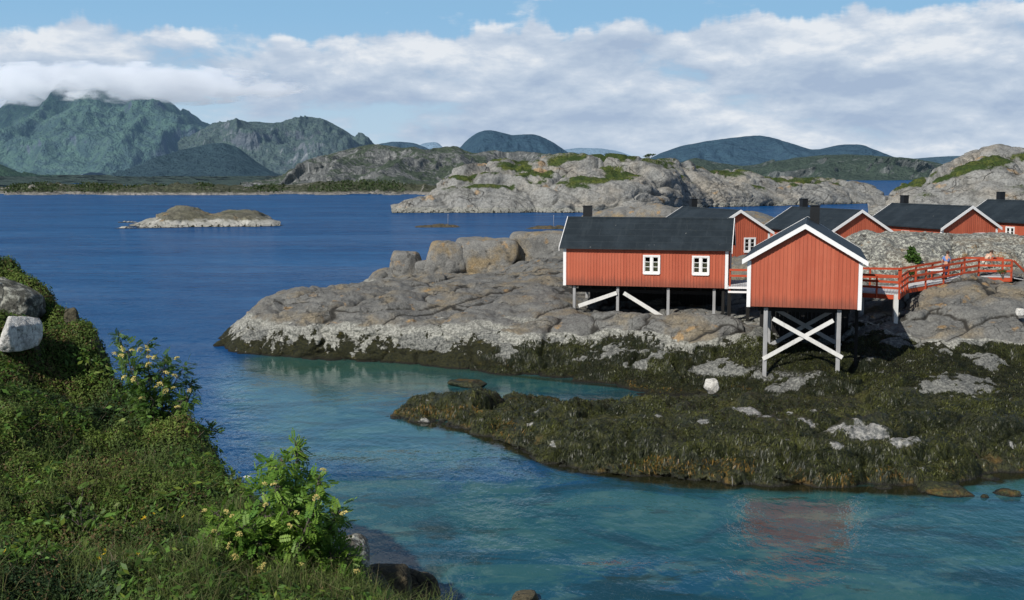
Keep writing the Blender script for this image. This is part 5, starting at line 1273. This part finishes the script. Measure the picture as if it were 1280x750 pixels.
# ------------------------------------------------------------------ rowan shrubs
def rowan(base, tips, label, seed, leaf=.085, nl=26, clusters=(), spread=.30, col=((.070, .165, .022), (.21, .33, .050)), stem_r=.02, cl_r=.05, dens=1.0):
    rg = np.random.default_rng(seed); base = np.array(base)
    root = empty('rowan_shrub', tuple(base)); tag(root, label, 'shrub')
    tr = MB(); LC, LA, LB, LCOL = [], [], [], []
    tipsr = []
    for tip in tips:
        e = np.array(tip) - base; bow = rg.normal(size=3) * .10 * np.linalg.norm(e); bow[2] = abs(bow[2]) * .3 - .0
        ctrl = e * .5 + bow + np.array([0, 0, .18 * np.linalg.norm(e[:2])])
        ts = np.linspace(0, 1, 9); pts = [(2 * (1 - t) * t) * ctrl + t * t * e for t in ts]
        tr.tube(pts, [stem_r * (1 - .82 * t) for t in ts], 6)
        tipsr.append(pts)
        m = int(nl * dens)
        for k in range(m):
            t = 1 - .78 * (k / m) ** 1.25 * rg.uniform(.8, 1.1); t = np.clip(t, .16, 1)
            p = (2 * (1 - t) * t) * ctrl + t * t * e
            out = rg.normal(size=3); out[2] = out[2] * .5 + .25; out /= np.linalg.norm(out)
            ln = leaf * rg.uniform(1.2, 2.1)
            off = out * spread * rg.uniform(.15, 1.0) * (.45 + .55 * (1 - abs(2 * t - 1.1)))
            q = p + off
            if rg.random() < .4: tr.tube([p, p + off * .5 + np.array([0, 0, .02]), q], [.006, .004, .002], 4)
            d = unit(out + rg.normal(size=3) * .45 + np.array([0, 0, -.15])); up = unit(np.array([0, 0, 1.0]) + rg.normal(size=3) * .45); sd = unit(np.cross(d, up)); up = np.cross(sd, d)
            cl = np.array(col[0]) + (np.array(col[1]) - np.array(col[0])) * np.clip(rg.normal(.45, .3), 0, 1.2)
            for j in range(6):                                        # pairs of leaflets along the stalk, one at the end
                s = (j + .6) / 6; c = q + d * ln * s - up * ln * .22 * s * s
                for sg in (-1, 1) if j < 5 else (0,):
                    dd = unit(sd * sg + d * .42 - up * .12) if sg else d
                    L_ = ln * .36 * (1 - .25 * abs(s - .45)); w = L_ * .36
                    cc = c + dd * L_ * .5
                    LC.append(cc); LA.append(dd * L_ * .5); LB.append(np.cross(up, dd) * w); LCOL.append(cl * rg.uniform(.8, 1.25))
    tr.build('trunk', M['bark'], root, smooth=True)
    me = leaf_cloud(np.array(LC), np.array(LA), np.array(LB), np.array(LCOL), M['leaf'], 'crown')
    link(bpy.data.objects.new('crown', me), root)
    # flat topped clusters of tiny cream flowers
    def cluster_mesh(sd_):
        r2 = np.random.default_rng(sd_); V, Fc = [], []
        for k in range(46):
            a_, rr = r2.uniform(0, 6.28), cl_r * math.sqrt(r2.random()); c = np.array([math.cos(a_) * rr, math.sin(a_) * rr, cl_r * .45 * (1 - (rr / cl_r)**2) + r2.normal() * .004])
            s = cl_r * .16 * r2.uniform(.8, 1.3); b = len(V)
            for o_ in ((1, 0, 0), (0, 1, 0), (-1, 0, 0), (0, -1, 0), (0, 0, 1), (0, 0, -1)): V.append(tuple(c + np.array(o_) * s))
            Fc += [tuple(b + i for i in f) for f in ((0, 1, 4), (1, 2, 4), (2, 3, 4), (3, 0, 4), (1, 0, 5), (2, 1, 5), (3, 2, 5), (0, 3, 5))]
        me = bpy.data.meshes.new('flower_cluster'); me.from_pydata(V, [], Fc); me.materials.append(M['flower']); return me
    cms = [cluster_mesh(seed + 50 + k) for k in range(3)]
    for k, c in enumerate(clusters):
        o = link(bpy.data.objects.new('flower_cluster', cms[k % 3]), root); o.location = tuple(np.array(c) - base); s = rg.uniform(.75, 1.25)
        o.scale = (s, s, s); o.rotation_euler = (rg.normal() * .35 + .45, rg.normal() * .35, rg.uniform(0, 6))
    return root

def T(lst, D, jit=.35, seed=0):
    r = np.random.default_rng(seed); return [at(px, py, D + r.uniform(-jit, jit)) for px, py in lst]
rb = at(356, 790, 10.7); rb[2] = hill_z(rb[0], rb[1]) - .05
rowan(rb, T([(370, 556), (352, 575), (338, 578), (398, 600), (425, 640), (345, 610), (375, 600), (300, 660), (318, 640), (330, 690), (370, 660), (400, 665), (436, 700), (410, 735), (295, 705), (448, 730), (350, 735), (385, 712), (272, 668), (250, 690), (268, 642), (360, 640), (385, 640), (330, 745), (300, 735), (340, 660), (360, 690), (420, 680), (400, 640), (312, 715), (380, 745), (430, 745), (285, 720), (315, 690), (270, 735), (345, 720), (360, 735)], 10.75, .4, 4),
      'big flowering rowan shrub with fresh green leaves in front of the cove', 21, leaf=.062, nl=120,
      clusters=T([(342, 606), (331, 605), (332, 631), (371, 641), (362, 658), (395, 622), (430, 642), (404, 588), (290, 645), (256, 638), (283, 640), (268, 664), (287, 682), (299, 668), (326, 712), (320, 716), (377, 706), (446, 714), (330, 706), (293, 697), (372, 745), (299, 722)], 10.25, .1, 5), spread=.22, cl_r=.034)
rb2 = at(196, 548, 19.6)
rowan(rb2, T([(148, 418), (160, 440), (185, 428), (180, 455), (214, 452), (232, 455), (236, 478), (205, 480), (228, 505), (172, 478), (192, 500), (215, 520), (236, 500), (150, 450), (262, 541), (272, 540), (205, 450), (222, 540)], 19.4, .4, 6),
      'smaller flowering rowan shrub standing dark against the sea', 31, leaf=.075, nl=80,
      clusters=T([(143, 442), (152, 436), (152, 445), (155, 472), (167, 474), (183, 434), (185, 438), (186, 446), (186, 456), (193, 447), (165, 438), (175, 437), (221, 448), (208, 466), (218, 470), (217, 485), (207, 489), (237, 488), (178, 498), (222, 509), (200, 480), (195, 484), (245, 538)], 18.95, .1, 7), spread=.24, col=((.045, .105, .020), (.125, .215, .040)), cl_r=.048)
rb3 = at(106, 672, 12.4)
rowan(rb3, T([(104, 612), (84, 622), (124, 644), (95, 640), (112, 630), (80, 645), (128, 655), (100, 660)], 12.4, .15, 8), 'young leafy sapling alone on the heath', 41, leaf=.055, nl=9, spread=.10, stem_r=.010, col=((.06, .12, .02), (.14, .22, .05)))

# flowers
def flower_mesh(mat, n, r):
    V = [(0, 0, 0)]; Fc = []
    for k in range(n):
        a_ = 2 * math.pi * k / n; b = len(V)
        for da, rr, zz in ((-.28, .7, .2), (0, 1.0, .25), (.28, .7, .2)): V.append((math.cos(a_ + da) * r * rr, math.sin(a_ + da) * r * rr, zz * r))
        Fc.append((0, b, b + 1, b + 2))
    me = bpy.data.meshes.new('blossom'); me.from_pydata(V, [], Fc); me.materials.append(mat); return me
fm = flower_mesh(M['yellow'], 5, .022)
st = MB(); st.tube([(0, 0, -.24), (.01, 0, -.12), (0, 0, 0)], [.003, .0025, .002], 5)
stm = st.build('stem', M['stem']).data; bpy.data.objects.remove(bpy.data.objects['stem'])
for (px, py, D) in ((184, 655, 12.9), (181, 661, 12.7), (178, 661, 12.7), (193, 670, 12.4), (160, 688, 11.7), (148, 712, 10.9), (132, 717, 10.8), (158, 721, 10.6), (164, 724, 10.5), (154, 727, 10.4), (165, 726, 10.5), (1, 747, 9.8), (9, 749, 9.7), (126, 748, 9.7), (132, 748, 9.7), (201, 746, 9.8), (230, 670, 12.3), (173, 724, 10.5)):
    p = at(px, py, D); zg = hill_z(p[0], p[1]); p[2] = max(p[2], zg + .20)
    root = empty('yellow_flower', tuple(p)); tag(root, 'small yellow flower on a thin stem in the grass at bottom left', 'flower', 'yellow flowers in the near grass')
    o = link(bpy.data.objects.new('stem', stm), root); o = link(bpy.data.objects.new('blossom', fm), root); o.rotation_euler = (random.uniform(.3, .9), random.uniform(-.4, .4), random.uniform(0, 6)); s = random.uniform(.8, 1.3); o.scale = (s, s, s)
p = at(309, 598, 15.3); g = at(312, 650, 15.3)
root = empty('umbel_plant', tuple(g)); tag(root, 'single tall white umbel flower against the water left of the big rowan', 'flower')
m = MB(); m.tube([(0, 0, -.3), tuple((p - g) * .5 + np.array([.02, 0, 0])), tuple(p - g)], [.006, .005, .004], 6); m.build('stem', M['stem'], root, smooth=True)
m = MB()
for k in range(20):
    a_, rr = random.uniform(0, 6.28), .045 * math.sqrt(random.random()); c = Vector(p - g) + Vector((math.cos(a_) * rr, math.sin(a_) * rr, .02)); m.tube([c, c + Vector((0, 0, .012))], [.010, .007], 5)
m.build('umbel', M['umbel'], root)

# rocks on the near hillside and at its foot
def hrock(px, py, D, wpx, hpx, mat, label, seed, **k):
    b = at(px, py, D); s = F / D
    if mat is M['white_rock']: b[2] = min(b[2], hill_z(b[0], b[1]) + .26)
    return boulder('rock', b, (wpx / s, k.pop('dep', wpx / s * .8), hpx / s * 1.25), mat, label, seed, **k)
hrock(24, 414, 20.9, 38, 38, M['white_rock'], 'angular white boulder with a black shaded side on the heath', 44, pw=30, rough=.03, sink=.3, dep=.9, planes=[(-.75, -.65, .45), (.85, -.42, .1), (-.1, .3, .95), (0, 1, 0), (-1, .3, 0), (0, 0, -1), (.5, -.2, .85)])
hrock(0, 396, 23.4, 112, 66, M['lichen_dark'], 'lichen spotted rock outcrop on the skyline at the far left', 46, pw=7, dep=1.7, tilt=.35, sink=.3)
hrock(91, 404, 22.8, 22, 26, M['wet_rock'], 'small dark rock on the edge of the heath above the sea', 48)
hrock(243, 722, 10.7, 34, 24, M['lichen_rock'], 'small grey rock half sunk in grass beside the big rowan', 50, sub=4)
hrock(284, 745, 9.8, 44, 20, M['boulder'], 'flat grey stone under the big rowan at the bottom edge', 52, sub=4)
hrock(437, 705, 24.5, 62, 40, M['lichen_rock'], 'pale broken rock just right of the big rowan', 54)
hrock(520, 757, 30.2, 72, 62, M['wet_rock'], 'dark brown boulder standing in the water at the bottom edge', 56, sink=.15, pw=7, rough=.08)
hrock(478, 752, 27.5, 80, 50, M['wet_rock'], 'dark shore rock between the big rowan and the brown boulder', 58, pw=7, rough=.08)
hrock(455, 790, 24.0, 120, 70, M['wet_rock'], 'dark rock ledge at the foot of the hillside', 60, pw=7, rough=.08)

# ------------------------------------------------------------------ bushes on the rocks and scrub on the far shore
def bush(px, py, D, wpx, hpx, label, seed, n=900, col=(.030, .055, .014)):
    b = at(px, py, D); s = F / D; w, h = wpx / s, hpx / s; rg = np.random.default_rng(seed)
    root = empty('bush', tuple(b)); tag(root, label, 'bush')
    t = MB(); lobes = []
    for k in range(6):
        e = np.array([rg.uniform(-.35, .35) * w, rg.uniform(-.3, .3) * w, h * rg.uniform(.45, .85)]); t.tube([(0, 0, -.1 * h), tuple(e * .5), tuple(e)], [.05 * h, .035 * h, .01 * h], 5); lobes.append((e, rg.uniform(.16, .28) * w))
    t.build('trunk', M['bark'], root)
    k = rg.integers(0, 6, n); c = np.array([lobes[i][0] for i in k]) + unit(rg.normal(size=(n, 3))) * (np.array([lobes[i][1] for i in k]) * rg.random(n)**.4)[:, None] * np.array([1, 1, h / w * .9])
    up = unit(rg.normal(size=(n, 3)) + np.array([0, 0, .6])); a_ = unit(np.cross(up, rg.normal(size=(n, 3)))); b_ = np.cross(up, a_); L_ = (.045 * max(w, h) * rg.uniform(.6, 1.4, n))[:, None]
    me = leaf_cloud(c, a_ * L_, b_ * L_ * .5, np.array(col) * rg.uniform(.6, 1.6, n)[:, None], M['leaf'], 'crown'); link(bpy.data.objects.new('crown', me), root)
bush(1141, 350, 76.0, 19, 44, 'bright green shrub growing up the crack of the rock wall', 3, n=900, col=(.060, .125, .022))
bush(1137, 352, 74.5, 18, 14, 'low green bush at the foot of the rock wall', 4, col=(.05, .095, .02))
bush(1254, 348, 68.4, 14, 12, 'little green bush under the walkway end', 5, n=400, col=(.05, .10, .02))
bush(1256, 194, 350, 22, 12, 'round dark bush on top of the steep right island', 6)
bush(1276, 196, 350, 24, 9, 'flat dark bush at the right edge of the steep island top', 7)
bush(1228, 199, 345, 8, 6, 'tiny bush on the left shoulder of the steep island', 8, n=300)
bush(764, 198, 398, 14, 6, 'small dark bush left on top of the large island', 9, n=400)
bush(812, 199, 402, 16, 7, 'small dark bush right on top of the large island', 10, n=400)

n = 9000; px = RNG.uniform(-60, 520, n); cl = fbm(px * .035, px * 0, 0, 3, 5); keep = RNG.random(n) < np.clip(.45 + 1.3 * cl, .03, 1); px = px[keep]; n = len(px)
D = RNG.uniform(648, 712, n); zt = np.interp(px, [-60, 0, 60, 110, 150, 210, 260, 300, 350, 440, 520], [3.3, 3.1, 4.6, 4.2, 3.2, 3.4, 4.6, 3.2, 4.0, 6, 5.6]) * np.clip((D - 625) / 70, 0, 1)
C = np.stack([(px - 640) / F * D, D, zt + RNG.random(n)**1.5 * 2.4 * np.clip(.6 + cl[keep], .2, 1.2)], -1)
up = unit(RNG.normal(size=(n, 3)) + np.array([0, -.3, .7])); a_ = unit(np.cross(up, RNG.normal(size=(n, 3)))); b_ = np.cross(up, a_); L_ = RNG.uniform(.4, 1.0, n)[:, None]
o = link(bpy.data.objects.new('scrub', leaf_cloud(C, a_ * L_, b_ * L_ * .6, np.array([.035, .055, .018]) * RNG.uniform(.6, 1.6, n)[:, None], M['leaf'], 'scrub')))
tag(o, 'low dark scrub scattered along the far left shore', 'scrub', kind='stuff')

# ------------------------------------------------------------------ cloud resting on the summit
def summit_cloud():
    n = NT('cloud_mist'); P = n.obj()
    d = n.noise(n.map(P, (4.2, 2.0, 1.1)), 1.6, 8, .62); r = n.n('ShaderNodeVectorMath', {0: P}, operation='LENGTH').outputs['Value']
    den = n.rng(n.math('ADD', n.math('MULTIPLY', n.math('SUBTRACT', d, .5), 3.2), n.math('SUBTRACT', 1.0, r)), .10, .55)
    v = n.n('ShaderNodeVolumePrincipled', {'Color': (.95, .97, 1, 1), 'Density': n.math('MULTIPLY', den, .010), 'Anisotropy': .2, 'Emission Color': (.80, .88, 1, 1), 'Emission Strength': n.math('MULTIPLY', den, .0017)})  # emission adds a glow for light scattered many times inside
    m = n.out(v.outputs[0], vol=True)
    bm = bmesh.new(); bmesh.ops.create_icosphere(bm, subdivisions=3, radius=1.0); me = bpy.data.meshes.new('cloud'); bm.to_mesh(me); bm.free(); me.materials.append(m)
    o = link(bpy.data.objects.new('cloud', me)); p = at(118, 106, 8420); o.location = tuple(p); o.scale = (1600, 700, 165)
    tag(o, 'bank of white cloud resting on the summit of the big massif', 'cloud', kind='stuff')
summit_cloud()

# ------------------------------------------------------------------ render settings
sc.view_settings.view_transform = 'Standard'; sc.view_settings.look = 'None'; sc.view_settings.exposure = 0; sc.view_settings.gamma = 1
sc.render.engine = 'CYCLES'
sc.cycles.use_denoising = True
sc.cycles.max_bounces = 6; sc.cycles.diffuse_bounces = 3; sc.cycles.glossy_bounces = 3; sc.cycles.transparent_max_bounces = 8; sc.cycles.volume_bounces = 2
sc.cycles.sample_clamp_indirect = 6
sc.cycles.volume_max_steps = 96
